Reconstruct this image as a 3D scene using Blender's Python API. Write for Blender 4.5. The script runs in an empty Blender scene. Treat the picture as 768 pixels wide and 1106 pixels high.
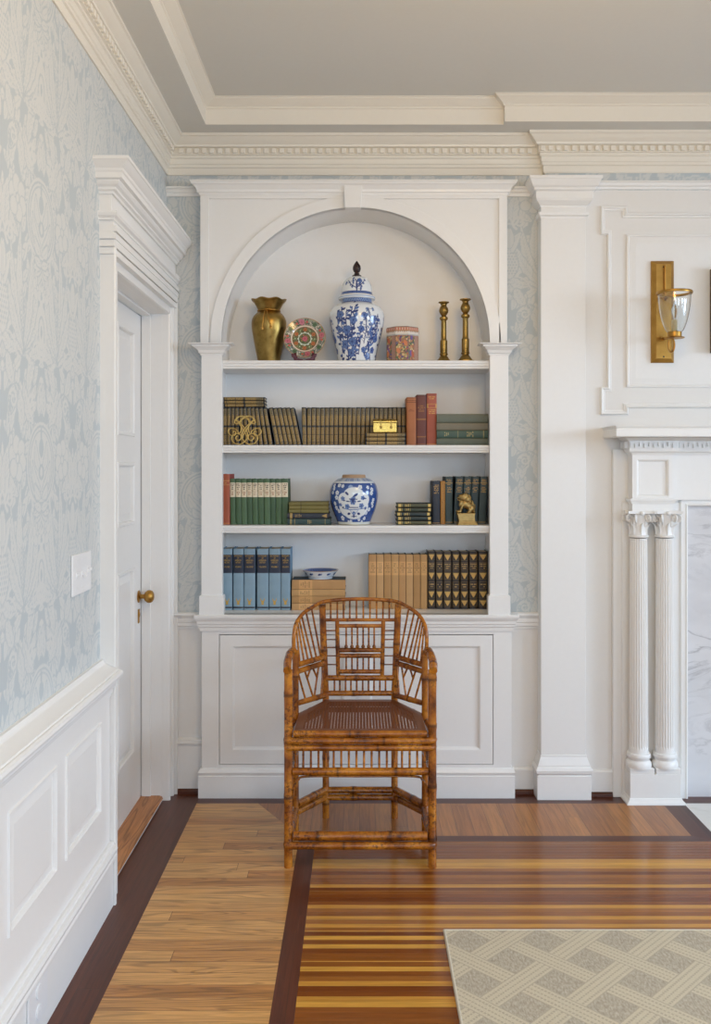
import bpy, bmesh, math, random
import numpy as np
from mathutils import Vector, Matrix
random.seed(7)
PI = math.pi
scene = bpy.context.scene
COL = scene.collection

# ------------------------------------------------------------------ measured camera
CAM_D, CAM_H, FPX, VX, VY = 4.16667, 1.4625, 1000.0, 388.0, 505.0
def K(Y): return (Y + CAM_D) / FPX                      # metres per photo pixel at depth Y
def PX(px, Y): return (px - VX) * K(Y)                  # photo column -> world X at depth Y
def PZ(py, Y): return CAM_H - (py - VY) * K(Y)          # photo row -> world Z at depth Y

# ------------------------------------------------------------------ mesh builder
class MB:
    def __init__(s): s.v = []; s.f = []; s.t = []; s.m = []
    def add(s, vs, fs, t=0.0, m=0):
        o = len(s.v); s.v += [tuple(map(float, p)) for p in vs]
        s.t += list(t) if hasattr(t, '__len__') else [t] * len(vs)
        s.f += [tuple(i + o for i in f) for f in fs]; s.m += [m] * len(fs); return s
    def box(s, x0, x1, y0, y1, z0, z1, m=0):
        x0, x1 = min(x0, x1), max(x0, x1); y0, y1 = min(y0, y1), max(y0, y1); z0, z1 = min(z0, z1), max(z0, z1)
        return s.add([(x0,y0,z0),(x1,y0,z0),(x1,y1,z0),(x0,y1,z0),(x0,y0,z1),(x1,y0,z1),(x1,y1,z1),(x0,y1,z1)],
                     [(0,3,2,1),(4,5,6,7),(0,1,5,4),(1,2,6,5),(2,3,7,6),(3,0,4,7)], m=m)
    def prism(s, poly, axis, c0, c1, m=0):
        """poly of (a,b); axis 'y': a=x b=z, 'x': a=y b=z, 'z': a=x b=y"""
        f = {'y': lambda a, b, c: (a, c, b), 'x': lambda a, b, c: (c, a, b), 'z': lambda a, b, c: (a, b, c)}[axis]
        n = len(poly)
        vs = [f(a, b, c0) for a, b in poly] + [f(a, b, c1) for a, b in poly]
        fs = [tuple(range(n)), tuple(range(2*n-1, n-1, -1))] + [(i, i+n, (i+1) % n + n, (i+1) % n) for i in range(n)]
        return s.add(vs, fs, m=m)
    def sweep(s, pts, prof, normal, closed=False, m=0):
        """prof (a,b): a along normal x direction (left of the path), b along the normal; mitred corners"""
        P = [Vector(p) for p in pts]; N = Vector(normal).normalized(); n = len(P); k = len(prof); vs = []; fs = []
        for i in range(n):
            d1 = (P[i] - P[i-1]).normalized() if (i > 0 or closed) else None
            d2 = (P[(i+1) % n] - P[i]).normalized() if (i < n-1 or closed) else None
            if d1 is None: d1 = d2
            if d2 is None: d2 = d1
            l1, l2 = N.cross(d1), N.cross(d2)
            mv = (l1 + l2) / max(1e-6, 1 + l1.dot(l2))
            vs += [P[i] + mv * a + N * b for a, b in prof]
        for i in range(n if closed else n-1):
            j = (i+1) % n
            for q in range(k):
                r = (q+1) % k
                fs.append((i*k+q, i*k+r, j*k+r, j*k+q))
        if not closed:
            fs += [tuple(range(k)), tuple(range(n*k-1, (n-1)*k-1, -1))]
        return s.add(vs, fs, m=m)
    def tube(s, pts, r, seg=10, closed=False, tint=None, flat=None, m=0):
        P = [Vector(p) for p in pts]; n = len(P); R = list(r) if hasattr(r, '__len__') else [r]*n
        T = list(tint) if tint is not None else [0.0]*n
        tang = []
        for i in range(n):
            a = P[i-1] if (i > 0 or closed) else P[i]; b = P[(i+1) % n] if (i < n-1 or closed) else P[i]
            tang.append((b-a).normalized())
        up = Vector((0,0,1)) if abs(tang[0].z) < .9 else Vector((0,1,0))
        u = (up - tang[0]*up.dot(tang[0])).normalized(); vs = []; ts = []; fs = []
        for i in range(n):
            u = (u - tang[i]*u.dot(tang[i])).normalized(); w = tang[i].cross(u)
            for q in range(seg):
                a = 2*PI*q/seg
                e = u*math.cos(a)*R[i] + w*math.sin(a)*R[i]
                if flat: e = Vector((e.x*flat[0], e.y*flat[1], e.z*flat[2]))
                vs.append(P[i]+e); ts.append(T[i])
        for i in range(n if closed else n-1):
            j = (i+1) % n
            for q in range(seg):
                r2 = (q+1) % seg
                fs.append((i*seg+q, i*seg+r2, j*seg+r2, j*seg+q))
        if not closed: fs += [tuple(range(seg-1, -1, -1)), tuple(range((n-1)*seg, n*seg))]
        return s.add(vs, fs, t=ts, m=m)
    def bamboo(s, pts, r, node=.12, seg=10, off=None):
        """a cane of bamboo: rings at the nodes, where the tint attribute darkens it"""
        P = [Vector(p) for p in pts]; L = [0]
        for a, b in zip(P, P[1:]): L.append(L[-1] + (b-a).length)
        tot = L[-1]; off = random.uniform(.25, .75)*node if off is None else off
        st = set([0.0, tot]); st.update(L)
        nodes = []; q = off
        while q < tot: nodes.append(q); q += node*random.uniform(.85, 1.15)
        for q in nodes:
            for d in (-1.1, -.45, -.15, .15, .45, 1.1):
                if 0 < q + d*r < tot: st.add(q + d*r)
        q = .02
        while q < tot: st.add(q); q += .03
        st = sorted(st); st = [x for i, x in enumerate(st) if i == 0 or x - st[i-1] > 1e-4]
        pts2, rr, tt = [], [], []
        for x in st:
            i = max(0, min(len(P)-2, next((j for j in range(len(L)-1) if L[j+1] >= x - 1e-9), len(P)-2)))
            f = (x - L[i]) / max(1e-9, L[i+1]-L[i]); pts2.append(P[i].lerp(P[i+1], f))
            g = min([abs(x-q)/r for q in nodes] + [9]); rr.append(r*(1 + (.10 if g < .5 else (.02 if g < 1.2 else 0))))
            tt.append((1.0 if g < .3 else (.35 if g < .6 else 0)))
        return s.tube(pts2, rr, seg, tint=tt)
    def lathe(s, prof, c=(0,0,0), seg=48, cap=True, flute=None, m=0):
        vs, fs = [], []; k = len(prof)
        for r, z in prof:
            for q in range(seg):
                a = 2*PI*q/seg; rr = r if flute is None else flute(r, z, a)
                vs.append((c[0]+rr*math.cos(a), c[1]+rr*math.sin(a), c[2]+z))
        for i in range(k-1):
            for q in range(seg):
                r2 = (q+1) % seg
                fs.append((i*seg+q, i*seg+r2, (i+1)*seg+r2, (i+1)*seg+q))
        if cap: fs += [tuple(range(seg-1, -1, -1)), tuple(range((k-1)*seg, k*seg))]
        return s.add(vs, fs, m=m)
    def ball(s, c, r, seg=16, rings=10, rot=None):
        vs, fs = [], []; R = r if hasattr(r, '__len__') else (r, r, r)
        for i in range(rings+1):
            th = PI*i/rings; th = max(.02, min(PI-.02, th))
            for q in range(seg):
                a = 2*PI*q/seg; p = Vector((R[0]*math.sin(th)*math.cos(a), R[1]*math.sin(th)*math.sin(a), R[2]*math.cos(th)))
                if rot: p = rot @ p
                vs.append(Vector(c)+p)
        for i in range(rings):
            for q in range(seg):
                r2 = (q+1) % seg
                fs.append((i*seg+q, (i+1)*seg+q, (i+1)*seg+r2, i*seg+r2))
        fs += [tuple(range(seg)), tuple(range((rings+1)*seg-1, rings*seg-1, -1))]
        return s.add(vs, fs)
    def build(s, name, mat, parent=None, smooth=None, bevel=0, attr=None, origin=None, sub=0, bseg=2):
        off = Vector(origin) if origin is not None else (WLOC.get(parent.name, Vector((0,0,0))) if parent else Vector((0,0,0)))
        me = bpy.data.meshes.new(name)
        me.from_pydata([(x-off.x, y-off.y, z-off.z) for x, y, z in s.v], [], s.f)
        mats = mat if isinstance(mat, (list, tuple)) else [mat]
        for q in mats: me.materials.append(q)
        if len(mats) > 1: me.polygons.foreach_set('material_index', s.m)
        bm = bmesh.new(); bm.from_mesh(me); bmesh.ops.recalc_face_normals(bm, faces=bm.faces[:]); bm.to_mesh(me); bm.free()
        if any(s.t):
            at = me.attributes.new('tint', 'FLOAT', 'POINT'); at.data.foreach_set('value', s.t)
        if attr is not None: paint(me, attr)
        if smooth is not None:
            me.polygons.foreach_set('use_smooth', [True]*len(me.polygons)); me.set_sharp_from_angle(angle=math.radians(smooth))
        o = bpy.data.objects.new(name, me); COL.objects.link(o)
        if parent: o.parent = parent; WLOC[o.name] = WLOC.get(parent.name, Vector((0,0,0)))
        elif origin is not None: o.location = origin; WLOC[o.name] = Vector(origin)
        if bevel:
            b = o.modifiers.new('edge', 'BEVEL'); b.width = bevel; b.segments = bseg; b.limit_method = 'ANGLE'; b.angle_limit = math.radians(40)
        if sub:
            q = o.modifiers.new('sub', 'SUBSURF'); q.levels = sub; q.render_levels = sub
        return o
WLOC = {}
def paint(me, rgb):
    """rgb: (n,3) linear colours per vertex (the object's own painted pattern)"""
    n = len(me.vertices); a = np.ones((n, 4), dtype=np.float32); a[:, :3] = rgb
    at = me.color_attributes.new('pattern', 'FLOAT_COLOR', 'POINT'); at.data.foreach_set('color', a.ravel())

def thing(name, label, cat, loc=(0,0,0), group=None, rotz=0):
    o = bpy.data.objects.new(name, None); COL.objects.link(o); o.empty_display_size = .05
    o.location = loc; o.rotation_euler = (0, 0, rotz); o['label'] = label; o['category'] = cat
    if group: o['group'] = group
    WLOC[o.name] = Vector(loc); return o
def tag(o, label, cat, group=None):
    o['label'] = label; o['category'] = cat
    if group: o['group'] = group
    return o
def struct(o): o['kind'] = 'structure'; return o

# ------------------------------------------------------------------ materials
def lin(r, g, b): 
    f = lambda c: (c/255)/12.92 if c/255 <= .04045 else ((c/255+.055)/1.055)**2.4
    return (f(r), f(g), f(b), 1)
class NT:
    def __init__(s, name, rough=.5, metal=0, **kw):
        s.m = bpy.data.materials.new(name); s.m.use_nodes = True; s.nt = s.m.node_tree
        s.b = s.nt.nodes['Principled BSDF']; s.b.inputs['Roughness'].default_value = rough; s.b.inputs['Metallic'].default_value = metal
        for k, v in kw.items(): s.b.inputs[k.replace('_', ' ')].default_value = v
        s._c = None
    def node(s, typ, **ins):
        n = s.nt.nodes.new('ShaderNode'+typ)
        for k, v in ins.items():
            if k in ('operation', 'noise_dimensions', 'feature', 'data_type', 'blend_type', 'attribute_name', 'wave_type', 'bands_direction', 'distance', 'voronoi_dimensions', 'interpolation'): setattr(n, k, v)
        return n
    def put(s, inp, v):
        if isinstance(v, bpy.types.NodeSocket): s.nt.links.new(v, inp)
        else: inp.default_value = v
    def math(s, op, a, b=0.0, c=0.0):
        n = s.node('Math', operation=op); s.put(n.inputs[0], a); s.put(n.inputs[1], b); s.put(n.inputs[2], c); return n.outputs[0]
    def coord(s, kind='Object'):
        return s.node('TexCoord').outputs[kind]
    def xyz(s, v):
        n = s.node('SeparateXYZ'); s.put(n.inputs[0], v); return n.outputs
    def vec(s, x, y, z):
        n = s.node('CombineXYZ'); s.put(n.inputs[0], x); s.put(n.inputs[1], y); s.put(n.inputs[2], z); return n.outputs[0]
    def noise(s, v, scale, detail=3, rough=.5, dist=0.0):
        n = s.node('TexNoise'); s.put(n.inputs['Vector'], v); n.inputs['Scale'].default_value = scale; n.inputs['Detail'].default_value = detail
        n.inputs['Roughness'].default_value = rough; n.inputs['Distortion'].default_value = dist; return n.outputs[0]
    def white(s, v):
        n = s.node('TexWhiteNoise', noise_dimensions='3D'); s.put(n.inputs[0], v); return n.outputs[0]
    def voro(s, v, scale, feature='F1'):
        n = s.node('TexVoronoi', feature=feature); s.put(n.inputs['Vector'], v); n.inputs['Scale'].default_value = scale; return n.outputs
    def ramp(s, f, stops, interp='LINEAR'):
        n = s.node('ValToRGB'); s.put(n.inputs[0], f); cr = n.color_ramp; cr.interpolation = interp
        while len(cr.elements) < len(stops): cr.elements.new(.5)
        for e, (p, c) in zip(cr.elements, stops): e.position = p; e.color = c if hasattr(c, '__len__') else (c, c, c, 1)
        return n.outputs[0]
    def mix(s, f, a, b, mode='MIX'):
        n = s.node('Mix', data_type='RGBA', blend_type=mode); s.put(n.inputs[0], f); s.put(n.inputs[6], a); s.put(n.inputs[7], b); return n.outputs[2]
    def band(s, x, lo, hi):
        return s.math('MULTIPLY', s.math('GREATER_THAN', x, lo), s.math('LESS_THAN', x, hi))
    def color(s, c): s.put(s.b.inputs['Base Color'], c); return s
    def rough(s, c): s.put(s.b.inputs['Roughness'], c); return s
    def bump(s, h, strength=.3, dist=.002):
        n = s.node('Bump'); n.inputs['Strength'].default_value = strength; n.inputs['Distance'].default_value = dist; s.put(n.inputs['Height'], h)
        s.nt.links.new(n.outputs[0], s.b.inputs['Normal']); return s

def paint_mat(name, c, rough=.35):
    m = NT(name, rough); n = m.noise(m.coord(), 60, 2); d = tuple(x*.97 for x in c[:3])+(1,)
    m.color(m.mix(n, c, d)); m.bump(m.noise(m.coord(), 180, 2), .04, .001); return m.m
WHITE = paint_mat('white_gloss_paint', (.835, .825, .80, 1), .33)
WALLW = paint_mat('white_wall_paint', (.79, .77, .735, 1), .5)
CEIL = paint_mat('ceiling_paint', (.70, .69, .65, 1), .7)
CREAMW = paint_mat('cream_cornice_paint', (.80, .755, .665, 1), .4)
PLASTIC = paint_mat('white_plastic', (.82, .82, .82, 1), .3)
def wallpaper_mat(name):
    m = NT(name, .6); a = m.node('Attribute'); a.attribute_name = 'motif'
    w = m.noise(m.coord(), 420, 2)
    v = m.math('ADD', a.outputs['Fac'], m.math('MULTIPLY', m.math('SUBTRACT', w, .5), .5))
    m.color(m.mix(m.ramp(v, [(.1, 0.0), (.9, 1.0)]), lin(184, 192, 195), lin(206, 208, 206))); return m.m
PAPER = wallpaper_mat('damask_wallpaper')
def pattern_mat(name, rough=.15, coat=.5):
    m = NT(name, rough, Coat_Weight=coat); a = m.node('Attribute'); a.attribute_name = 'pattern'; m.color(a.outputs['Color']); return m.m
PORCELAIN = pattern_mat('painted_porcelain', .15)
ENAMEL = pattern_mat('painted_enamel', .3, .2)
def metal_mat(name, c1, c2, rough=.3, scale=30):
    m = NT(name, rough, 1.0); n = m.noise(m.coord(), scale, 4, .6)
    m.color(m.mix(m.ramp(n, [(.3, 0.0), (.7, 1.0)]), c1, c2)); m.rough(m.ramp(n, [(.2, rough*.7), (.8, rough*1.4)])); return m.m
BRASS_OLD = metal_mat('aged_brass', (.22, .135, .035, 1), (.42, .28, .085, 1), .32, 25)
BRASS = metal_mat('antique_brass', (.36, .185, .04, 1), (.52, .295, .075, 1), .36, 14)
GILT = metal_mat('gilt_metal', (.34, .23, .085, 1), (.50, .36, .15, 1), .42, 60)
TRIVETM = metal_mat('soft_gold_metal', (.52, .37, .13, 1), (.62, .45, .17, 1), .45, 60)
GOLDBOX = metal_mat('polished_gold_metal', (.42, .27, .06, 1), (.62, .43, .12, 1), .28, 70)
def plain(name, c, rough=.5, metal=0, var=.12, scale=40):
    m = NT(name, rough, metal); n = m.noise(m.coord(), scale, 3); d = tuple(x*(1-var*2) for x in c[:3])+(1,)
    m.color(m.mix(n, c, d)); return m.m
DARKWOOD = plain('dark_turned_wood', (.03, .012, .010, 1), .25)
ROSEWOOD = plain('red_lacquered_wood', (.10, .012, .02, 1), .25)
PAGES = plain('page_block', lin(196, 178, 148), .8, scale=200)
GOLDLEAF = plain('gold_leaf', lin(205, 165, 85), .4, .5, .05)
BLACK = plain('black_metal', (.02, .02, .02, 1), .4)
CREAM = plain('candle_sleeve', (.74, .62, .36, 1), .5)
def glass_mat():
    m = NT('clear_glass', .02, IOR=1.45); m.b.inputs['Transmission Weight'].default_value = 1; m.b.inputs['Base Color'].default_value = (.97, .98, .97, 1); return m.m
GLASS = glass_mat()
def marble_mat(name, base, vein):
    m = NT(name, .15); c = m.coord(); x = m.xyz(c)
    v = m.vec(m.math('MULTIPLY', x[0], 1.0), x[1], m.math('MULTIPLY', x[2], 2.2))
    n = m.noise(v, 2.2, 6, .6, 1.6); r = m.ramp(m.math('ABSOLUTE', m.math('SUBTRACT', n, .5)), [(0, 1.0), (.012, .55), (.04, 0.0)])
    k = m.ramp(m.noise(v, 1.4, 2), [(.42, 0.0), (.66, 1.0)])
    cl = m.ramp(m.noise(v, 3.5, 5), [(.3, 0.0), (.8, .35)])
    m.color(m.mix(m.math('MULTIPLY', r, k), m.mix(cl, base, vein), vein)); return m.m
MARBLE = marble_mat('veined_marble', lin(220, 220, 222), lin(158, 157, 161))
HEARTHM = marble_mat('pale_hearth_marble', lin(222, 220, 214), lin(196, 192, 184))

def plank_mat(name, along, bw, bl, cols, rough=.28, gapw=.03, grain=.35, ring=0.0, seed=0.0, strip=None, coat=.2, interp='LINEAR'):
    m = NT(name, rough, Coat_Weight=coat); m.b.inputs['Coat Roughness'].default_value = .12; m.b.inputs['Specular IOR Level'].default_value = .36
    x = m.xyz(m.coord()); a, b = (x[0], x[1]) if along == 'x' else (x[1], x[0])
    bb = m.math('DIVIDE', b, bw); row = m.math('FLOOR', bb); fr = m.math('FRACT', bb)
    sh = m.white(m.vec(row, seed, 3.0)); aa = m.math('ADD', m.math('DIVIDE', a, bl), m.math('MULTIPLY', sh, 7.0))
    col = m.math('FLOOR', aa); fa = m.math('FRACT', aa); idv = m.vec(row, col, seed+11); rnd = m.white(idv)
    base = m.ramp(rnd, [(i/(len(cols)-(interp == 'LINEAR')) if len(cols) > 1 else 0, c) for i, c in enumerate(cols)], interp)
    if strip: base = m.mix(m.math('MULTIPLY', m.math('GREATER_THAN', m.white(m.vec(row, 77.0, seed)), .84), m.math('LESS_THAN', fr, m.math('MULTIPLY', m.white(m.vec(row, 5.0, 1.0)), .35))), base, strip)
    gv = m.vec(m.math('MULTIPLY', a, 2.2), m.math('MULTIPLY', b, 42.0), m.math('MULTIPLY', rnd, 40.0))
    g = m.noise(gv, 1.6, 5, .6, .8)
    fine = m.noise(m.vec(m.math('MULTIPLY', a, 12.0), m.math('MULTIPLY', b, 420.0), rnd), 1.0, 2)
    k = m.ramp(g, [(.3, 1-grain), (.62, 1.08)]); k2 = m.ramp(fine, [(.3, .86), (.6, 1.03)])
    c = m.mix(1.0, base, k, 'MULTIPLY'); c = m.mix(1.0, c, k2, 'MULTIPLY')
    if ring:
        w = m.math('SINE', m.math('MULTIPLY', m.noise(m.vec(m.math('MULTIPLY', a, 1.4), m.math('MULTIPLY', b, 14.0), m.math('MULTIPLY', rnd, 30.0)), 1.0, 1, .4, .5), 70.0))
        c = m.mix(ring, c, m.mix(1.0, c, m.ramp(w, [(.45, 1.0), (.95, .62)]), 'MULTIPLY'))
    gap = m.math('MAXIMUM', m.math('LESS_THAN', fr, gapw), m.math('LESS_THAN', fa, .0022/bl))
    c = m.mix(m.math('MULTIPLY', gap, .65), c, (.05, .022, .01, 1))
    m.color(c); m.bump(m.math('ADD', m.math('MULTIPLY', gap, -1.0), m.math('MULTIPLY', g, .15)), .25, .001); return m.m
OAK = plank_mat('light_oak_planks', 'x', .062, 1.3, [lin(194, 138, 76), lin(214, 162, 96), lin(204, 150, 86), lin(182, 124, 64)], ring=.8)
OAKT = plank_mat('threshold_oak', 'y', .3, 3, [lin(190, 128, 76), lin(190, 128, 76)], ring=.9, gapw=0, rough=.45)
FIRBAND = plank_mat('fir_border_planks', 'y', .066, 2.0, [lin(150, 94, 44), lin(180, 120, 60), lin(166, 106, 52), lin(156, 98, 46)], seed=4)
FIR = plank_mat('striped_fir_planks', 'x', .0255, 40.0, [lin(134, 76, 28), lin(116, 60, 20), lin(142, 84, 32), lin(126, 68, 24), lin(154, 96, 40), lin(138, 80, 30), lin(208, 154, 66), lin(140, 82, 30), lin(196, 140, 58)], seed=23, gapw=.03, rough=.2, grain=.25, strip=lin(200, 146, 64), coat=.12, interp='CONSTANT')
WALNUT = plank_mat('dark_walnut_strip', 'y', .066, 1.6, [lin(80, 40, 24), lin(94, 50, 32), lin(66, 32, 20)], seed=2, gapw=.03, grain=.3, rough=.35, coat=.05)
WALNUTX = plank_mat('dark_walnut_strip_cross', 'x', .09, 1.6, [lin(80, 40, 24), lin(86, 44, 28)], coat=.05, seed=3, gapw=.015, grain=.25)
def bamboo_mat(name, dark=1.0):
    m = NT(name, .25, Coat_Weight=.1); m.b.inputs['Coat Roughness'].default_value = .15; m.b.inputs['Specular IOR Level'].default_value = .4
    c = m.coord(); a = m.node('Attribute'); a.attribute_name = 'tint'
    k = lambda q: tuple(x*dark for x in q[:3])+(1,)
    n = m.noise(c, 11, 4, .6); n2 = m.noise(c, 75, 4, .75); n3 = m.noise(c, 7, 2)
    base = m.ramp(n, [(.30, k(lin(90, 44, 9))), (.46, k(lin(154, 86, 19))), (.72, k(lin(206, 134, 40)))])
    sp = m.math('MULTIPLY', m.ramp(n2, [(.47, 0.0), (.60, .85)]), m.ramp(n3, [(.38, .15), (.6, 1.0)]))
    c1 = m.mix(sp, base, k(lin(70, 32, 12)))
    m.color(m.mix(m.math('MULTIPLY', a.outputs['Fac'], .7), c1, lin(52, 26, 12))); return m.m
BAMBOO = bamboo_mat('tortoiseshell_bamboo'); BAMBOOD = bamboo_mat('dark_bamboo', .75)
CANE = plain('woven_cane', lin(116, 62, 20), .5, scale=80)
SEATWOOD = plain('seat_frame_wood', lin(116, 62, 18), .3, scale=30)
def rug_mat():
    m = NT('lattice_weave_wool', .95); x = m.xyz(m.coord()); r2 = .70711
    u = m.math('MULTIPLY', m.math('ADD', x[0], x[1]), r2); v = m.math('MULTIPLY', m.math('SUBTRACT', x[0], x[1]), r2)
    P = .166
    def fam(a, b):
        q = m.math('DIVIDE', m.math('ADD', a, 10*P), P); f = m.math('FRACT', q); i = m.math('FLOOR', q)
        inb = m.math('LESS_THAN', f, .40)
        st = m.math('MULTIPLY', inb, m.math('MAXIMUM', m.band(f, .075, .115), m.math('MAXIMUM', m.band(f, .185, .215), m.band(f, .29, .33))))
        dash = m.math('GREATER_THAN', m.math('FRACT', m.math('MULTIPLY', b, 90.0)), .35)
        edge = m.math('MULTIPLY', inb, m.math('MAXIMUM', m.math('LESS_THAN', f, .02), m.math('GREATER_THAN', f, .38)))
        return inb, m.math('MAXIMUM', m.math('MULTIPLY', st, dash), edge), i
    b1, s1, i1 = fam(v, u); b2, s2, i2 = fam(u, v)
    par = m.math('MODULO', m.math('ADD', i1, i2), 2.0)
    top1 = m.math('MULTIPLY', b1, m.math('MAXIMUM', m.math('SUBTRACT', 1.0, b2), par))
    band = m.math('MAXIMUM', b1, b2)
    st = m.math('ADD', m.math('MULTIPLY', top1, s1), m.math('MULTIPLY', m.math('SUBTRACT', 1.0, top1), m.math('MULTIPLY', b2, s2)))
    h = m.noise(m.vec(m.math('MULTIPLY', x[0], 160.0), m.math('MULTIPLY', x[1], 60.0), 0.0), 1.0, 3, .7)
    field = m.ramp(h, [(.3, lin(150, 138, 118)), (.55, lin(180, 169, 149)), (.75, lin(198, 189, 170))])
    cream = m.mix(m.noise(m.coord(), 300, 2), lin(206, 194, 168), lin(190, 178, 152))
    c = m.mix(band, field, cream); c = m.mix(m.math('MULTIPLY', st, .7), c, lin(164, 153, 136)); m.color(c)
    m.bump(m.math('ADD', m.math('MULTIPLY', band, 1.0), m.math('ADD', m.math('MULTIPLY', h, .6), m.math('MULTIPLY', st, -.8))), .6, .004); return m.m
RUG = rug_mat()
RUGEDGE = plain('rug_binding', lin(214, 204, 184), .9, scale=200)

# ------------------------------------------------------------------ damask motif (half repeat, mirrored about its axes)
MW, MH, MR = .275, .66, .0022
def motif_tile():
    nu, nv = int(MW/MR)+1, int(MH/MR)+1
    U, V = np.meshgrid(np.linspace(0, MW, nu), np.linspace(0, MH, nv), indexing='ij')
    F = np.zeros_like(U)
    def each(fn):
        for dv in (-MH, 0, MH): fn(U, V - dv)
    def leaf(u0, v0, L, w, ang, bend=0.0, vein=1, lobes=0, dots=False):
        def f(U, V):
            a = math.radians(ang); du, dv = math.sin(a), math.cos(a); ru, rv = U-u0, V-v0
            s = (ru*du+rv*dv)/L; t = ru*dv-rv*du; ins = (s > 0) & (s < 1); sc = np.clip(s, 0, 1)
            t = t - bend*L*4*sc*(1-sc)*.5
            pr = w*np.sin(PI*sc**.85)**.8
            if lobes: pr = pr*(1-.22*np.abs(np.sin(PI*sc*lobes)))
            F[(s > -.04) & (s < 1.04) & (np.abs(t) < pr+.0042)] = 0
            F[ins & (np.abs(t) < pr)] = 1
            if vein: F[ins & (s < .85) & (np.abs(t) < .0013) & (pr > .006)] = .25
            if vein > 1:
                q = np.mod(s*L/.016 - np.abs(t)/.013, 1.0); F[ins & (np.abs(t) < pr*.75) & (np.abs(t) > .002) & (q < .2)] = .3
            if dots:
                q = (np.mod(s*L, .014)-.007)**2+(np.abs(t)-pr*.5)**2; F[ins & (np.abs(t) < pr*.85)] = .1; F[ins & (q < .0035**2)] = 1
        each(f)
    def disc(u0, v0, r, val=1, ry=None):
        def f(U, V): F[((U-u0)/r)**2+((V-v0)/(ry or r))**2 < 1] = val
        each(f)
    def ring(u0, v0, rx, ry, w, val=1):
        def f(U, V):
            q = np.sqrt(((U-u0)/rx)**2+((V-v0)/ry)**2); F[np.abs(q-1) < w/min(rx, ry)] = val
        each(f)
    def curl(u0, v0, r, turns, a0, w, sgn=1):
        for i in range(int(60*turns)):
            th = i/60*2*PI; rr = r*(1-.8*th/(turns*2*PI)); a = a0+sgn*th
            disc(u0+rr*math.cos(a), v0+rr*math.sin(a), w*(1-.4*i/(60*turns)))
    def flower(u0, v0, r, n=6):
        for k in range(n):
            a = 2*PI*k/n+.3; disc(u0+r*.62*math.cos(a), v0+r*.62*math.sin(a), r*.46, 0); disc(u0+r*.62*math.cos(a), v0+r*.62*math.sin(a), r*.40)
            for q in (.35, .5, .65): disc(u0+r*q*math.cos(a), v0+r*q*math.sin(a), .0016, .3)
        disc(u0, v0, r*.27, .15); disc(u0, v0, r*.17)
    Rw = random.Random(12)
    for i in range(7):
        for j in range(15):
            leaf((i+Rw.uniform(.1, .9))*MW/6.5, (j+Rw.uniform(0, 1))*MH/15, Rw.uniform(.05, .085), Rw.uniform(.013, .02), Rw.uniform(-75, 75), Rw.uniform(-.3, .3), Rw.choice((1, 2)), Rw.choice((0, 3)))
    # stems and filler foliage first, then the main figures over them
    for u, v, L, w, a, b in ((.06,.53,.13,.026,35,.25),(.15,.50,.14,.026,20,-.3),(.22,.50,.13,.024,-25,.25),(.10,.60,.12,.024,-30,.3),(.20,.62,.11,.024,25,.2),
                             (.05,.03,.12,.022,50,.3),(.12,.04,.12,.024,75,-.3),(.27,.02,.10,.03,0,0),(.02,.55,.09,.02,-5,0),(.17,.34,.12,.022,40,.3),(.26,.33,.14,.03,-8,.1),(.22,.40,.11,.022,-60,.3)):
        leaf(u, v, L, w, a, b, 2, 4)
    leaf(.235, .545, .10, .025, -38, .15, 0, 0, True)
    for a, L in ((-42, .20), (-28, .26), (-13, .30), (3, .32), (18, .28), (33, .22)): leaf(.135, .055, L, .023, a, .12*(1 if a > 0 else -1), 2, 5)
    for k in range(9):
        for q in (-1, 0, 1): disc(.137+q*.011, .10+k*.0125+(q % 2)*.006, .004, .2)
    leaf(.095, .05, .13, .022, -62, -.3, 2, 4); leaf(.18, .05, .13, .022, 62, .3, 2, 4)
    flower(.175, .435, .058); flower(.03, .235, .036, 5)
    disc(0, .42, .112, 0, .118); ring(0, .42, .106, .112, .0042); ring(0, .42, .092, .098, .0035)
    disc(0, .42, .083, 1, .09)
    for a, v0, L in ((38, .35, .10), (24, .40, .09), (50, .33, .06)): leaf(.006, v0, L, .015, a, .3, 1)
    disc(0, .465, .018, 0, .026); disc(0, .40, .022, 0, .022); disc(0, .40, .010, 1, .014); disc(0, .505, .006, 0, .02)
    for k in range(5): leaf(.0, .300, .055+.008*(k % 2), .012, 180-k*26, 0, 1)
    disc(0, .20, .012); disc(0, .215, .008, 0)
    ring(0, .115, .040, .070, .004); ring(0, .115, .028, .056, .003); disc(0, .115, .02, 1, .042); disc(0, .12, .007, 0, .018)
    leaf(.275, .08, .15, .040, 0, 0, 0)
    for k in range(8):
        for q in range(3): disc(.275-q*.013-(k % 2)*.006, .105+k*.013, .0042, .15)
    leaf(.262, .20, .10, .018, -24, .2, 1); leaf(.27, .22, .09, .016, 0, 0, 1)
    curl(.232, .335, .030, 1.4, -1.2, .006); curl(.075, .575, .030, 1.4, 2.0, .006, -1); curl(.205, .585, .026, 1.3, .5, .0055)
    for (u0, v0), (u1, v1) in (((.10,.02),(.02,.09)), ((.17,.03),(.25,.09)), ((.11,.33),(.06,.31)), ((.22,.27),(.262,.21))):
        for i in range(30): f = i/29; disc(u0+(u1-u0)*f, v0+(v1-v0)*f+.02*math.sin(PI*f), .0036)
    return F
TILE = motif_tile()
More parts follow.
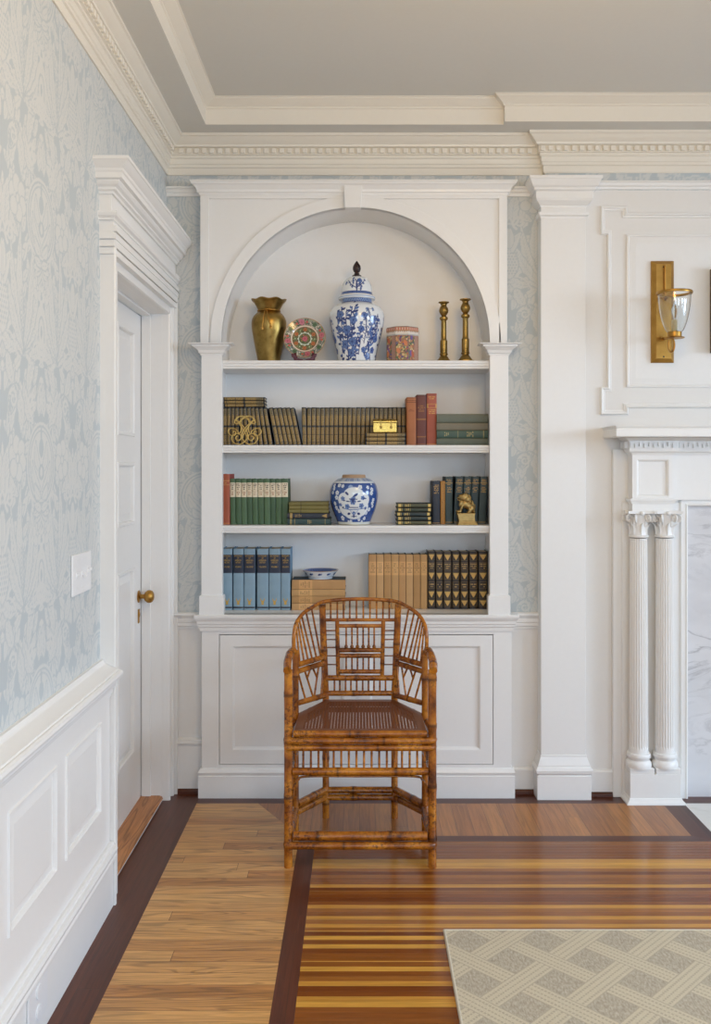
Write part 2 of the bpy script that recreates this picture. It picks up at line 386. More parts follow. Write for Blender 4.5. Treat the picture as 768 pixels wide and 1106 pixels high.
def motif(u, v):
    u = np.abs(np.mod(u + MW, 2*MW) - MW)/MR; v = np.mod(v, MH)/MR
    nu, nv = TILE.shape; i = np.clip(u.astype(int), 0, nu-2); j = np.clip(v.astype(int), 0, nv-2); fu = np.clip(u-i, 0, 1); fv = np.clip(v-j, 0, 1)
    return TILE[i,j]*(1-fu)*(1-fv)+TILE[i+1,j]*fu*(1-fv)+TILE[i,j+1]*(1-fu)*fv+TILE[i+1,j+1]*fu*fv
class Wall:
    """a wall face made of fine papered patches (material 0) and plain painted patches (material 1)"""
    def __init__(s, axis, c, phase): s.axis, s.c, s.ph = axis, c, phase; s.V = []; s.F = []; s.M = []; s.n = 0; s.A = []
    def patch(s, a0, a1, b0, b1, step=None, c=None):
        c = s.c if c is None else c
        na = 2 if not step else max(2, int((a1-a0)/step)+1); nb = 2 if not step else max(2, int((b1-b0)/step)+1)
        A, B = np.meshgrid(np.linspace(a0, a1, na), np.linspace(b0, b1, nb), indexing='ij'); A, B = A.ravel(), B.ravel(); C = np.full_like(A, c)
        s.V.append(np.stack([C, A, B], 1) if s.axis == 'x' else np.stack([A, C, B], 1))
        i, j = np.meshgrid(np.arange(na-1), np.arange(nb-1), indexing='ij'); q = (i*nb+j).ravel()+s.n
        f = np.stack([q, q+nb, q+nb+1, q+1], 1)
        if s.axis == 'y': pass
        s.F.append(f); s.M += [0 if step else 1]*len(f); s.n += na*nb
        s.A.append(motif(A-s.ph[0], B-s.ph[1]) if step else np.zeros_like(A)); return s
    def build(s, name):
        V = np.concatenate(s.V); F = np.concatenate(s.F); me = bpy.data.meshes.new(name)
        me.vertices.add(len(V)); me.vertices.foreach_set('co', V.astype(np.float32).ravel())
        me.loops.add(F.size); me.loops.foreach_set('vertex_index', F.astype(np.int32).ravel())
        me.polygons.add(len(F)); me.polygons.foreach_set('loop_start', np.arange(0, F.size, 4, dtype=np.int32))
        try: me.polygons.foreach_set('loop_total', np.full(len(F), 4, dtype=np.int32))
        except Exception: pass
        me.materials.append(PAPER); me.materials.append(WALLW); me.polygons.foreach_set('material_index', np.array(s.M, dtype=np.int32))
        me.update(calc_edges=True); me.validate()
        at = me.attributes.new('motif', 'FLOAT', 'POINT'); at.data.foreach_set('value', np.concatenate(s.A).astype(np.float32))
        o = bpy.data.objects.new(name, me); COL.objects.link(o); return struct(o)

XL, XR, YB, ZS, ZC = -.865, 4.0, -6.5, 2.94, 3.046       # left wall, right wall, rear wall, soffit, ceiling
YCB = -.035                                              # chimney breast face
XCB = .83
# left wall: paper above the rail, and over the door
w = Wall('x', XL, (-1.647, 1.05))
w.patch(-2.6, -1.05, .80, 2.95, .0038).patch(YB, -2.6, .80, 2.95, .011).patch(-1.05, .0, 2.36, 2.95, .006)
w.patch(YB, -1.05, 0, .80).patch(-1.05, -.98, 0, 2.36).patch(-.98, -.10, 2.137, 2.36).patch(-.10, 0, 0, 2.36)
w.build('wall_left')
# back wall
w = Wall('y', 0, (-.70, .25))
w.patch(XL, -.69, .80, 2.95, .0035).patch(.64, XCB, .80, 2.95, .0035).patch(-.69, .64, 2.70, 2.95, .006)
w.patch(XL, -.69, 0, .80).patch(.64, XCB, 0, .80)
w.patch(XCB, XR, 2.70, 2.95, .008, YCB).patch(XCB, XR, 0, 2.70, None, YCB)
w.build('wall_back')
MB().box(XCB-.001, XCB, YCB, 0, 0, 2.95).build('wall_chimney_breast', WALLW)['kind'] = 'structure'
# rear and right walls with their window openings
def wall_with_holes(name, axis, c, a0, a1, holes, thick):
    mb = MB(); edges = sorted(set([a0, a1] + [q for h in holes for q in h[:2]]))
    for p, q in zip(edges, edges[1:]):
        h = next((h for h in holes if h[0] <= p and h[1] >= q), None)
        for z0, z1 in ([(0, ZC+.02)] if h is None else [(0, h[2]), (h[3], ZC+.02)]):
            if axis == 'x': mb.box(c, c+thick, p, q, z0, z1)
            else: mb.box(p, q, c-thick, c, z0, z1)
    return struct(mb.build(name, WALLW))
WIN_R = [(-4.7, -3.3, .45, 2.40), (-2.5, -1.1, .45, 2.40)]
WIN_B = [(-.5, .7, .45, 2.40), (1.9, 3.5, .45, 2.40)]
wall_with_holes('wall_right', 'x', XR, YB, 0, WIN_R, .12)
wall_with_holes('wall_rear', 'y', YB, XL, XR+.12, WIN_B, .12)
def sash(n, axis, c, a0, a1, z0, z1):
    mb = MB()
    def bar(p, q, r, s_, t=.035):
        if axis == 'x': mb.box(c+.03, c+.03+t, p, q, r, s_)
        else: mb.box(p, q, c-.03-t, c-.03, r, s_)
    for p, q in ((a0, a0+.05), (a1-.05, a1)): bar(p, q, z0, z1)
    for r, s_ in ((z0, z0+.06), (z1-.05, z1), ((z0+z1)/2-.02, (z0+z1)/2+.02)): bar(a0+.05, a1-.05, r, s_)
    struct(mb.build('window_%d' % n, WHITE))
for i, (a, b, c, d) in enumerate(WIN_R): sash(i+1, 'x', XR, a, b, c, d)
for i, (a, b, c, d) in enumerate(WIN_B): sash(i+3, 'y', YB, a, b, c, d)

# ------------------------------------------------------------------ floor
mats = [OAK, FIRBAND, FIR, WALNUT, WALNUTX, HEARTHM]
mb = MB()
def quad(pts, m): mb.add([(x, y, 0) for x, y in pts], [(0, 1, 2, 3)[:len(pts)] if len(pts) <= 4 else tuple(range(len(pts)))], m=m)
YF, YG, YD = -.135, -.49, -.545; X0, X1, X2, X3, X4 = XL, -.708, -.238, -.172, 1.32
quad([(X0, YB), (X1, YB), (X1, 0), (X0, 0)], 3)
quad([(X1, YF), (XR, YF), (XR, 0), (X1, 0)], 4)
quad([(X1, YB), (X2, YB), (X2, YG), (-.44, YF), (X1, YF)], 0)
quad([(X2, YG), (X4, YG), (X4, YF), (-.44, YF)], 1)
quad([(X2, YB), (X3, YB), (X3, YD), (X2, YG)], 3)
quad([(X3, YD), (1.413, YD), (X4, YG), (X2, YG)], 4)
quad([(X4, YG), (1.413, YD), (1.413, YF), (X4, YF)], 3)
quad([(X3, YB), (XR, YB), (XR, YD), (X3, YD)], 2)
quad([(1.413, YD), (XR, YD), (XR, YF), (1.413, YF)], 5)
struct(mb.build('floor', mats))

# ------------------------------------------------------------------ ceiling: flat soffit band, tray rising inside it
mb = MB(); tx0, ty0, jx, jy = -.662, -.177, .622, -.212; tx1, ty1 = 3.75, -6.3
mb.add([(XL, 0, ZS), (XR, 0, ZS), (XR, ty0, ZS), (XL, ty0, ZS)], [(0, 1, 2, 3)])
mb.add([(jx, ty0, ZS), (XR, ty0, ZS), (XR, jy, ZS), (jx, jy, ZS)], [(0, 1, 2, 3)])
mb.add([(XL, ty0, ZS), (tx0, ty0, ZS), (tx0, YB, ZS), (XL, YB, ZS)], [(0, 1, 2, 3)])
mb.add([(tx1, ty0, ZS), (XR, ty0, ZS), (XR, YB, ZS), (tx1, YB, ZS)], [(0, 1, 2, 3)])
mb.add([(XL, ty1, ZS), (XR, ty1, ZS), (XR, YB, ZS), (XL, YB, ZS)], [(0, 1, 2, 3)])
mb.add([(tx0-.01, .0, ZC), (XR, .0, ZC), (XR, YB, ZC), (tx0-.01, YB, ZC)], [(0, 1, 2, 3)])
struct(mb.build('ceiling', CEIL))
# tray fascia with its crown
prof = [(-.004, ZS+.0006), (.0, ZS+.0006), (.0, ZS+.066), (.006, ZS+.070), (.006, ZS+.075), (.014, ZS+.080), (.030, ZS+.092), (.040, ZS+.098), (.042, ZS+.102), (.048, ZS+.104), (.048, ZC+.001), (-.004, ZC+.001)]
path = [(tx1, jy, 0), (jx, jy, 0), (jx, ty0, 0), (tx0, ty0, 0), (tx0, ty1, 0), (tx1, ty1, 0)]
struct(MB().sweep(path, prof, (0,0,1), closed=True).build('trim_1', CREAMW, smooth=13))
# main crown
zb = 2.776
prof = [(-.02, zb), (.006, zb), (.008, zb+.006), (.008, zb+.030), (.014, zb+.034), (.014, zb+.044), (.018, zb+.048), (.020, zb+.068), (.026, zb+.072), (.026, zb+.082),
        (.034, zb+.084), (.034, zb+.112), (.046, zb+.116), (.048, zb+.124), (.056, zb+.130), (.070, zb+.142), (.076, zb+.150), (.083, zb+.153), (.083, ZS+.002), (-.02, ZS+.002)]
xj = PX(588.5, YCB)
path = [(XR, YCB, 0), (xj, YCB, 0), (xj, 0, 0), (XL, 0, 0), (XL, YB, 0)]
struct(MB().sweep(path, prof, (0,0,1)).build('trim_2', CREAMW, smooth=13))
mb = MB(); p = .0345; z0, z1 = zb+.087, zb+.110
x = XL+.06
while x < xj-.05: mb.box(x, x+.021, -.046, -.030, z0, z1); x += p
x = xj-.028
while x < XR: mb.box(x, x+.021, YCB-.046, YCB-.030, z0, z1); x += p
y = -.07
while y > -4.4: mb.box(XL+.030, XL+.046, y-.021, y, z0, z1); y -= p
struct(mb.build('trim_3', CREAMW, bevel=.003))

# ------------------------------------------------------------------ left wall joinery
XW = -.832                                               # wainscot face
def raised_panel(mb, corners, normal, depth=.007, w=.040, bead=.005):
    """moulded recess: bead round the opening, bevel up to the flat field"""
    prof = [(-.006, 0), (-.003, bead), (.006, bead), (.010, -.001), (.012, -depth), (w, -depth*.3), (w, -depth-.012), (-.006, -depth-.012)]
    mb.sweep(corners, prof, normal, closed=True)
    P = [Vector(q) for q in corners]; N = Vector(normal); c = sum(P, Vector())/4
    ins = []
    for i in range(4):
        d1 = (P[i]-P[i-1]).normalized(); d2 = (P[(i+1) % 4]-P[i]).normalized()
        ins.append(P[i] + (N.cross(d1)+N.cross(d2))*(w*.99) + N*(-depth*.3))
    mb.add(ins, [(0, 1, 2, 3)])
def framed(mb, axis, c, thick, a0, a1, b0, b1, holes):
    """a panelled face: boards around rectangular holes. holes share rows: list of (a0,a1,b0,b1)"""
    xs = sorted(set([a0, a1] + [q for h in holes for q in h[:2]])); zs = sorted(set([b0, b1] + [q for h in holes for q in h[2:]]))
    for z0, z1 in zip(zs, zs[1:]):
        run = None
        for p, q in zip(xs, xs[1:]):
            hole = any(h[0] <= p+1e-6 and h[1] >= q-1e-6 and h[2] <= z0+1e-6 and h[3] >= z1-1e-6 for h in holes)
            if hole:
                if run: _fb(mb, axis, c, thick, run[0], run[1], z0, z1)
                run = None
            else: run = (run[0], q) if run else (p, q)
        if run: _fb(mb, axis, c, thick, run[0], run[1], z0, z1)
def _fb(mb, axis, c, t, a, b, z0, z1):
    if axis == 'x': mb.box(c-t, c, a, b, z0, z1)
    else: mb.box(a, b, c, c+t, z0, z1)
holes = [(-1.192-.433*i-.345, -1.192-.433*i, .353, .640) for i in range(10)]
mb = MB(); framed(mb, 'x', XW, .030, -5.9, -1.078, .0, .80, holes)
for a0, a1, b0, b1 in holes: raised_panel(mb, [(XW, a0, b0), (XW, a1, b0), (XW, a1, b1), (XW, a0, b1)], (1, 0, 0))
struct(mb.build('trim_4', WHITE, smooth=13))
rail = [(-.005, .702), (.037, .702), (.037, .712), (.043, .713), (.043, .729), (.048, .730), (.050, .740), (.056, .748), (.060, .750), (.060, .764), (.070, .765), (.076, .770), (.078, .777), (.076, .785), (.070, .789), (.064, .789), (.062, .793), (.040, .799), (.020, .808), (.016, .812), (.012, .822), (-.005, .822)]
struct(MB().sweep([(XL, -1.078, 0), (XL, YB, 0)], rail, (0,0,1)).build('trim_5', WHITE, smooth=13))
base = [(-.005, 0), (.044, 0), (.044, .158), (.054, .159), (.057, .165), (.057, .172), (.054, .178), (.049, .179), (.049, .185), (.058, .186), (.060, .194), (.056, .204), (.048, .206), (.046, .213), (.040, .216), (-.005, .216)]
struct(MB().sweep([(XL, -1.078, 0), (XL, YB, 0)], base, (0,0,1)).build('baseboard_left', WHITE, smooth=13))

# door casing, entablature, jambs
OY0, OY1, OZ = -.98, -.10, 2.137
prof = [(0, 0), (0, .026), (.003, .034), (.012, .034), (.014, .026), (.018, .024), (.054, .026), (.056, .036), (.061, .039), (.067, .036), (.069, .029), (.075, .029), (.077, .048), (.080, .051), (.093, .051), (.095, .047), (.095, 0)]
struct(MB().sweep([(XL, OY0, 0), (XL, OY0, OZ), (XL, OY1, OZ), (XL, OY1, 0)], prof, (1,0,0)).build('trim_6', WHITE, smooth=13))
mb = MB(); ya, yb = -1.085, -.002
mb.box(XL, XL+.046, ya, yb, OZ+.09, 2.29); mb.box(XL, XL+.040, ya, yb, 2.29, 2.40)
for b in (2.175, 2.20, 2.225, 2.25): mb.box(XL, XL+.046+(b-2.16)*.12, ya-.001, yb, b, b+.02)
ret = [(XL, yb, 0), (XL+.04, yb, 0), (XL+.04, ya, 0), (XL, ya, 0)]
def round_left(prof): mb.sweep([(XL+.04, yb, 0), (XL+.04, ya, 0), (XL-.02, ya, 0)], prof, (0,0,1))
round_left([(-.03, 2.285), (.010, 2.285), (.012, 2.292), (.020, 2.298), (.024, 2.306), (.024, 2.312), (-.03, 2.318)])
round_left([(-.03, 2.372), (.008, 2.372), (.010, 2.380), (.018, 2.384), (.018, 2.392), (.028, 2.398), (.034, 2.406), (.034, 2.412), (.046, 2.414), (.046, 2.432), (.050, 2.436), (.052, 2.444), (.064, 2.454), (.072, 2.464), (.076, 2.466), (.076, 2.477), (-.03, 2.477)])
struct(mb.build('trim_7', WHITE, smooth=13))
mb = MB()
mb.box(-.99, XL+.0005, OY1-.0, OY1+.012, 0, OZ+.01); mb.box(-.99, XL+.0005, OY0-.012, OY0, 0, OZ+.01); mb.box(-.99, XL+.0005, OY0, OY1, OZ, OZ+.012)
mb.box(-.955, -.915, OY1-.010, OY1, .02, OZ); mb.box(-.955, -.915, OY0, OY0+.010, .02, OZ); mb.box(-.955, -.915, OY0, OY1, OZ-.010, OZ)
struct(mb.build('trim_8', WHITE, bevel=.002))
# the door
XD = -.958
mb = MB(); a0, a1 = OY0+.004, OY1-.006
cols = ((a0+.115, (a0+a1)/2-.05), ((a0+a1)/2+.05, a1-.125)); rows = ((.253, 1.033), (1.228, 1.478), (1.599, 2.036))
holes = [(c0, c1, r0, r1) for c0, c1 in cols for r0, r1 in rows]
framed(mb, 'x', XD, .034, a0, a1, .022, OZ-.012, holes)
for p, q, r, s_ in holes: raised_panel(mb, [(XD, p, r), (XD, q, r), (XD, q, s_), (XD, p, s_)], (1, 0, 0), .014, .045, .004)
mb.box(XD-.036, XD-.034, a0, a1, .022, OZ-.012)
door = struct(mb.build('door_1', WHITE, smooth=13))
ky, kz = -.150, 1.4625-(644.5-505)*.00401
mb = MB(); R = Matrix.Rotation(PI/2, 3, 'Y')
pr = [(.026, 0), (.027, .003), (.022, .006), (.010, .010), (.0085, .018), (.010, .026), (.020, .030), (.027, .040), (.028, .050), (.024, .060), (.014, .066), (.004, .068)]
t = MB().lathe(pr, seg=24); mb.add([(XD+z, ky+x, kz+y) for x, y, z in t.v], t.f)
k = mb.build('door_knob', BRASS, door, smooth=40); k['label'] = 'brass door knob'
mb = MB(); mb.box(XD, XD+.004, ky-.013, ky+.013, kz-.115, kz-.055); mb.ball((XD+.004, ky, kz-.078), (.004, .007, .012), 12, 8)
k = mb.build('keyhole_plate', BRASS, door, bevel=.002); k['label'] = 'brass keyhole escutcheon'
pr = [(-.99, .0), (-.868, .0), (-.862, .008), (-.866, .018), (-.876, .022), (-.99, .022)]
struct(MB().prism([(x, z) for x, z in pr], 'y', OY0, OY1).build('trim_9', OAKT, smooth=30))

# back wall rails, skirtings and the picture rail
def yrun(name, x0, x1, y, prof, mat=WHITE):
    return struct(MB().sweep([(x1, y, 0), (x0, y, 0)], prof, (0,0,1)).build(name, mat, smooth=13))
z1 = PZ(661, 0)
crail = [(-.005, z1-.075), (.006, z1-.075), (.008, z1-.064), (.014, z1-.060), (.014, z1-.046), (.018, z1-.042), (.018, z1-.026), (.028, z1-.014), (.032, z1-.010), (.032, z1-.003), (.026, z1), (-.005, z1)]
yrun('trim_10', XL, -.71, 0, crail); yrun('trim_11', .672, XCB, 0, crail)
z2 = PZ(796.5, 0)
bcap = [(-.005, .022), (.012, .022), (.012, z2-.032), (.020, z2-.028), (.024, z2-.018), (.018, z2-.012), (.020, z2-.006), (.012, z2), (-.005, z2)]
yrun('baseboard_back', XL, -.70, 0, bcap)
pb = [(-.005, 0.02), (.014, .02), (.014, .108), (.008, .116), (-.005, .116)]
yrun('baseboard_back_right', .672, XCB, 0, pb); yrun('baseboard_chimney', XCB, PX(671, YCB), YCB, pb)
shoe = [(-.005, -.001), (.020, -.001), (.018, .012), (.010, .022), (-.005, .024)]
yrun('trim_12', XL, -.70, 0, shoe, WALNUTX); yrun('trim_13', .672, XCB, 0, shoe, WALNUTX); yrun('trim_14', XCB, PX(671, YCB), YCB, shoe, WALNUTX)
z3 = PZ(203, 0)
prail = [(-.005, z3-.040), (.010, z3-.040), (.012, z3-.028), (.018, z3-.022), (.018, z3-.012), (.026, z3-.008), (.026, z3), (-.005, z3)]
yrun('trim_15', XL, -.71, 0, prail); yrun('trim_16', .66, XCB, 0, prail)
# large flat pilaster beside the bookcase
yp = -.078; xa, xb = PX(584.3, yp), PX(632.8, yp); zt = PZ(190.2, -.12)
mb = MB(); mb.box(xa, xb, yp, 0, .12, zt-.02)
ring = [(xb, 0.0, 0), (xb, yp, 0), (xa, yp, 0), (xa, 0.0, 0)]
def around(prof): mb.sweep(ring, prof, (0,0,1))
around([(-.03, zt-.125), (.003, zt-.125), (.004, zt-.118), (.010, zt-.112), (.022, zt-.100), (.026, zt-.090), (.027, zt-.072), (.026, zt-.060), (.036, zt-.056), (.036, zt-.046), (.044, zt-.040), (.056, zt-.016), (.060, zt-.012), (.060, zt), (-.03, zt)])
zn = PZ(229.5, yp)
around([(-.03, zn-.028), (.002, zn-.028), (.004, zn-.018), (.010, zn-.014), (.012, zn), (-.03, zn)])
zq = .105
around([(-.04, 0), (.020, 0), (.020, zq), (.016, zq), (.016, zq+.008), (.024, zq+.012), (.026, zq+.026), (.022, zq+.036), (.016, zq+.040), (.016, zq+.046), (.010, zq+.060), (.004, zq+.080), (.004, zq+.088), (-.04, zq+.088)])
struct(mb.build('trim_17', WHITE, smooth=13, bevel=.0015))

# overmantel panelling on the chimney breast
kc = YCB
z4 = PZ(196.5, YCB); pr = [(-.005, z4-.034), (.006, z4-.034), (.008, z4-.024), (.014, z4-.020), (.016, z4-.008), (.022, z4-.005), (.022, z4), (-.005, z4)]
yrun('trim_18', xb, XR-.02, YCB, pr)
def cx(p): return PX(p, YCB)
def cz(p): return PZ(p, YCB)
xr = 2.60
bead = [(0, 0), (0, .010), (.004, .014), (.010, .012), (.012, .006), (.019, .005), (.021, 0)]
L = [(648.5, 223), (675.5, 223), (675.5, 230), None, (675.5, 440), (675.5, 448), (648.5, 448), (648.5, 418), (655.5, 418), (655.5, 254), (648.5, 254)]
mir = lambda x: xr + (cx(648.5) - x)
pts = [(cx(648.5), cz(223)), (cx(648.5), cz(254)), (cx(655.5), cz(254)), (cx(655.5), cz(418)), (cx(648.5), cz(418)), (cx(648.5), cz(448)), (cx(678), cz(448)), (cx(678), cz(440.5))]
pts += [(mir(x), z) for x, z in [(cx(678), cz(440.5)), (cx(678), cz(448)), (cx(648.5), cz(448)), (cx(648.5), cz(418)), (cx(655.5), cz(418)), (cx(655.5), cz(254)), (cx(648.5), cz(254)), (cx(648.5), cz(223)), (cx(677), cz(223)), (cx(677), cz(230.5))]]
pts += [(cx(677), cz(230.5)), (cx(677), cz(223))]
struct(MB().sweep([(x, YCB, z) for x, z in pts], bead, (0, -1, 0), closed=True).build('trim_19', WHITE, smooth=20))
xi0, xi1, zi0, zi1 = cx(676.5), mir(cx(676.5)), cz(418.5), cz(253.5)
mb = MB(); pr = [(0, 0), (0, .008), (.006, .010), (.010, .008), (.012, .004), (.040, .009), (.040, 0)]
mb.sweep([(xi0, YCB, zi0), (xi1, YCB, zi0), (xi1, YCB, zi1), (xi0, YCB, zi1)], pr, (0, -1, 0), closed=True)
mb.box(xi0+.04, xi1-.04, YCB-.0088, YCB+.001, zi0+.04, zi1-.04)
struct(mb.build('trim_20', WHITE, smooth=20))

# ------------------------------------------------------------------ built-in bookcase
YF_, YBK = -.060, .197                                   # face and back of the case
def bx(p, y=YF_): return PX(p, y)
def bz(p, y=YF_): return PZ(p, y)
case = thing('built_in_bookcase', 'white arched built-in bookcase with panelled cupboard doors, full of books and porcelain', 'bookcase', (-.0164, 0, 0))
ACX, ACZ, AR = -.0164, bz(368.7), .5955
ITL, ITR = ACX-.61, ACX+.61
ux0, ux1 = bx(216.3), bx(547.8); ztop = bz(200)
def arc(r, n=64, a0=0, a1=PI): return [(ACX+r*math.cos(a0+(a1-a0)*i/n), ACZ+r*math.sin(a0+(a1-a0)*i/n)) for i in range(n+1)]
def ring_of(mb, outer, inner, y0, y1):
    n = len(outer); vs = [(x, y, z) for y in (y0, y1) for P in (outer, inner) for x, z in P]; fs = []
    A = lambda s_, p, i: s_*2*n + p*n + i
    for i in range(n-1):
        for s_ in (0, 1): fs.append((A(s_,0,i), A(s_,0,i+1), A(s_,1,i+1), A(s_,1,i)))
        for p in (0, 1): fs.append((A(0,p,i), A(0,p,i+1), A(1,p,i+1), A(1,p,i)))
    for i in (0, n-1): fs.append((A(0,0,i), A(0,1,i), A(1,1,i), A(1,0,i)))
    mb.add(vs, fs)
zsp = bz(384)                                            # foot of the arch board, at the pilaster caps
# recessed spandrel board with the arched opening
inner = [(ACX+AR, zsp)] + arc(AR) + [(ACX-AR, zsp)]
def outer_of(P, x0, x1, z1):
    out = []
    for x, z in P:
        dx, dz = x-ACX, max(z-ACZ, 0); 
        if z <= ACZ+1e-6: out.append((x1 if x > ACX else x0, z)); continue
        tx = ((x1-ACX)/dx if dx > 1e-9 else ((x0-ACX)/dx if dx < -1e-9 else 1e9)); tz = (z1-ACZ)/dz if dz > 1e-9 else 1e9
        t = min(tx, tz); out.append((ACX+dx*t, ACZ+dz*t))
    return out
mb = MB(); ring_of(mb, outer_of(inner, ux0, ux1, ztop), inner, -.050, -.030)
for sx in (0, 1):                                        # square outer corners left over by the radial outline
    xc = ux1 if sx else ux0; P = [q for q in outer_of(inner, ux0, ux1, ztop)]
    c = [q for q in P if abs(q[0]-xc) < 1e-6 and q[1] > ACZ]; c = max(c, key=lambda q: q[1]); d = [q for q in P if abs(q[1]-ztop) < 1e-6 and (q[0] > ACX) == bool(sx)]
    d = max(d, key=lambda q: abs(q[0]-ACX)); mb.prism([c, (xc, ztop), d], 'y', -.050, -.030)
mb.build('spandrel_panel', WHITE, case, smooth=13)
# raised frame: stiles, head rail and arch band
mb = MB()
ring_of(mb, [(ACX+AR+.050, zsp)] + arc(AR+.050) + [(ACX-AR-.050, zsp)], inner, YF_, -.049)
mb.box(ux0, bx(225.4), YF_, -.049, zsp, ztop); mb.box(bx(539), ux1, YF_, -.049, zsp, ztop); mb.box(bx(225.4), bx(539), YF_-.0003, -.049, bz(214.5), ztop)
mb.build('face_frame', WHITE, case, smooth=13, bevel=.0012)
mb = MB(); ring_of(mb, [(ACX+AR+.012, 1.945)] + arc(AR+.012) + [(ACX-AR-.012, 1.945)], [(ACX+AR, 1.945)] + arc(AR) + [(ACX-AR, 1.945)], -.049, YBK)
mb.build('arch_soffit', WHITE, case, smooth=13)
mb = MB(); mb.prism([(bx(370.5, -.085), bz(193.5, -.085)), (bx(391.5, -.085), bz(193.5, -.085)), (bx(389.8, -.085), bz(223.9, -.085)), (bx(372.6, -.085), bz(223.9, -.085))], 'y', -.085, -.04)
mb.build('keystone', WHITE, case, bevel=.002)
mb = MB(); zc = bz(193.7, -.10)
pr = [(-.02, zc-.058), (.004, zc-.058), (.006, zc-.050), (.012, zc-.046), (.014, zc-.036), (.026, zc-.020), (.034, zc-.014), (.036, zc-.008), (.040, zc-.006), (.040, zc), (-.02, zc)]
mb.sweep([(ux1, 0, 0), (ux1, YF_, 0), (ux0, YF_, 0), (ux0, 0, 0)], pr, (0,0,1)); mb.box(ux0-.02, ux1+.02, YF_-.02, .0, zc-.01, zc)
mb.build('cornice', WHITE, case, smooth=13)
mb = MB(); mb.box(ITL-.10, ITR+.10, YBK, YBK+.012, 0, 2.72); mb.build('back_panel', WHITE, case)
mb = MB()
for s_, xi, xo in ((0, ITL, ux0+.005), (1, ITR, ux1-.005)):
    mb2 = MB(); mb2.box(min(xi, xo), max(xi, xo), -.045, YBK, .80, 1.935); mb2.build('side_panel', WHITE, case)
zct = .8126;                                           # counter top height
SH = []
for py in (389.3, 480.8, 567.7):
    yf = -.048; z = PZ(py, yf); SH.append(z+.0006); mb = MB(); h = .033 if py > 400 else .036
    pr = [(-.02, z-h), (.0, z-h), (.002, z-h+.010), (.006, z-h+.012), (.006, z-.016), (.010, z-.012), (.011, z-.004), (.008, z), (-.02, z)]
    mb.sweep([(ITR-.0, yf+.01, 0), (ITL+.0, yf+.01, 0)], pr, (0,0,1)); mb.box(ITL, ITR, yf+.02, YBK, z-h, z)
    mb.build('shelf', WHITE, case, smooth=13)
zct_top = zct
# slim pilasters either side of the shelves
for p0, p1 in ((217.5, 239.8), (529.2, 549.2)):
    yp_ = -.072; a, b = PX(p0, yp_), PX(p1, yp_); mb = MB(); zc2 = PZ(371, -.09)
    mb.box(a, b, yp_, -.03, zct, zc2-.01)
    rg = [(b, -.03, 0), (b, yp_, 0), (a, yp_, 0), (a, -.03, 0)]
    pil = mb.build('pilaster', WHITE, case, bevel=.0015); mb = MB()
    mb.sweep(rg, [(-.01, zc2-.050), (.004, zc2-.050), (.005, zc2-.044), (.010, zc2-.040), (.014, zc2-.028), (.028, zc2-.016), (.034, zc2-.013), (.034, zc2-.007), (.050, zc2-.004), (.052, zc2), (-.01, zc2)], (0,0,1))
    mb.box(a-.01, b+.01, yp_-.01, -.03, zc2-.03, zc2)
    mb.build('capital', WHITE, pil, smooth=13); mb = MB()
    mb.sweep(rg, [(-.01, zct), (.008, zct), (.008, PZ(643, yp_)-.004), (.004, PZ(643, yp_)), (-.01, PZ(643, yp_))], (0,0,1)); mb.build('base_block', WHITE, pil)
# counter
cx0, cx1 = bx(218), bx(552.3)
mb = MB(); mb.box(cx0, cx1, YF_, YBK, zct-.03, zct)
pr = [(-.02, zct-.074), (.008, zct-.074), (.009, zct-.060), (.013, zct-.054), (.014, zct-.046), (.018, zct-.042), (.019, zct-.030), (.026, zct-.020), (.028, zct-.016), (.030, zct-.013), (.031, zct-.003), (.028, zct), (-.02, zct)]
mb.sweep([(cx1, .0, 0), (cx1, YF_, 0), (cx0, YF_, 0), (cx0, .0, 0)], pr, (0,0,1)); mb.build('countertop', WHITE, case, smooth=13)
# cupboard carcass, doors and plinth
mb = MB(); zt_, zb_ = zct-.070, .02
for a, b, c, d in ((218, 236.6, zb_, zt_), (533.0, 552.3, zb_, zt_)): mb.box(bx(a), bx(b), YF_, YBK, c, d)
mb.box(bx(236.6), bx(533), YF_, -.02, bz(685.2), zt_); mb.box(bx(236.6), bx(533), YF_, -.02, zb_, bz(826))
mb.build('cupboard_frame', WHITE, case, bevel=.001)
for p0, p1, s_ in ((237.4, 385.3, 0), (386.3, 532.3, 1)):
    a, b, c, d = bx(p0), bx(p1), bz(825.2), bz(686.2); mb = MB(); fw = .053
    h = (a+fw, b-fw, c+.060, d-.046)
    framed(mb, 'y', YF_, .022, a, b, c, d, [h])
    pr = [(-.002, .0), (.004, -.001), (.008, -.006), (.012, -.008), (.013, -.012), (-.002, -.012)]
    mb.sweep([(h[0], YF_, h[2]), (h[1], YF_, h[2]), (h[1], YF_, h[3]), (h[0], YF_, h[3])], pr, (0, -1, 0), closed=True)
    mb.box(h[0]-.002, h[1]+.002, YF_+.011, YF_+.018, h[2]-.002, h[3]+.002)
    mb.build('cupboard_door', WHITE, case, smooth=13)
mb = MB(); zp = bz(829.5)
mb.sweep([(cx1, .0, 0), (cx1, YF_, 0), (cx0, YF_, 0), (cx0, .0, 0)], [(-.02, 0), (.014, 0), (.014, zp-.033), (.011, zp-.030), (.014, zp-.024), (.016, zp-.016), (.010, zp-.006), (.004, zp), (-.02, zp)], (0,0,1))
mb.build('plinth', WHITE, case, smooth=13)

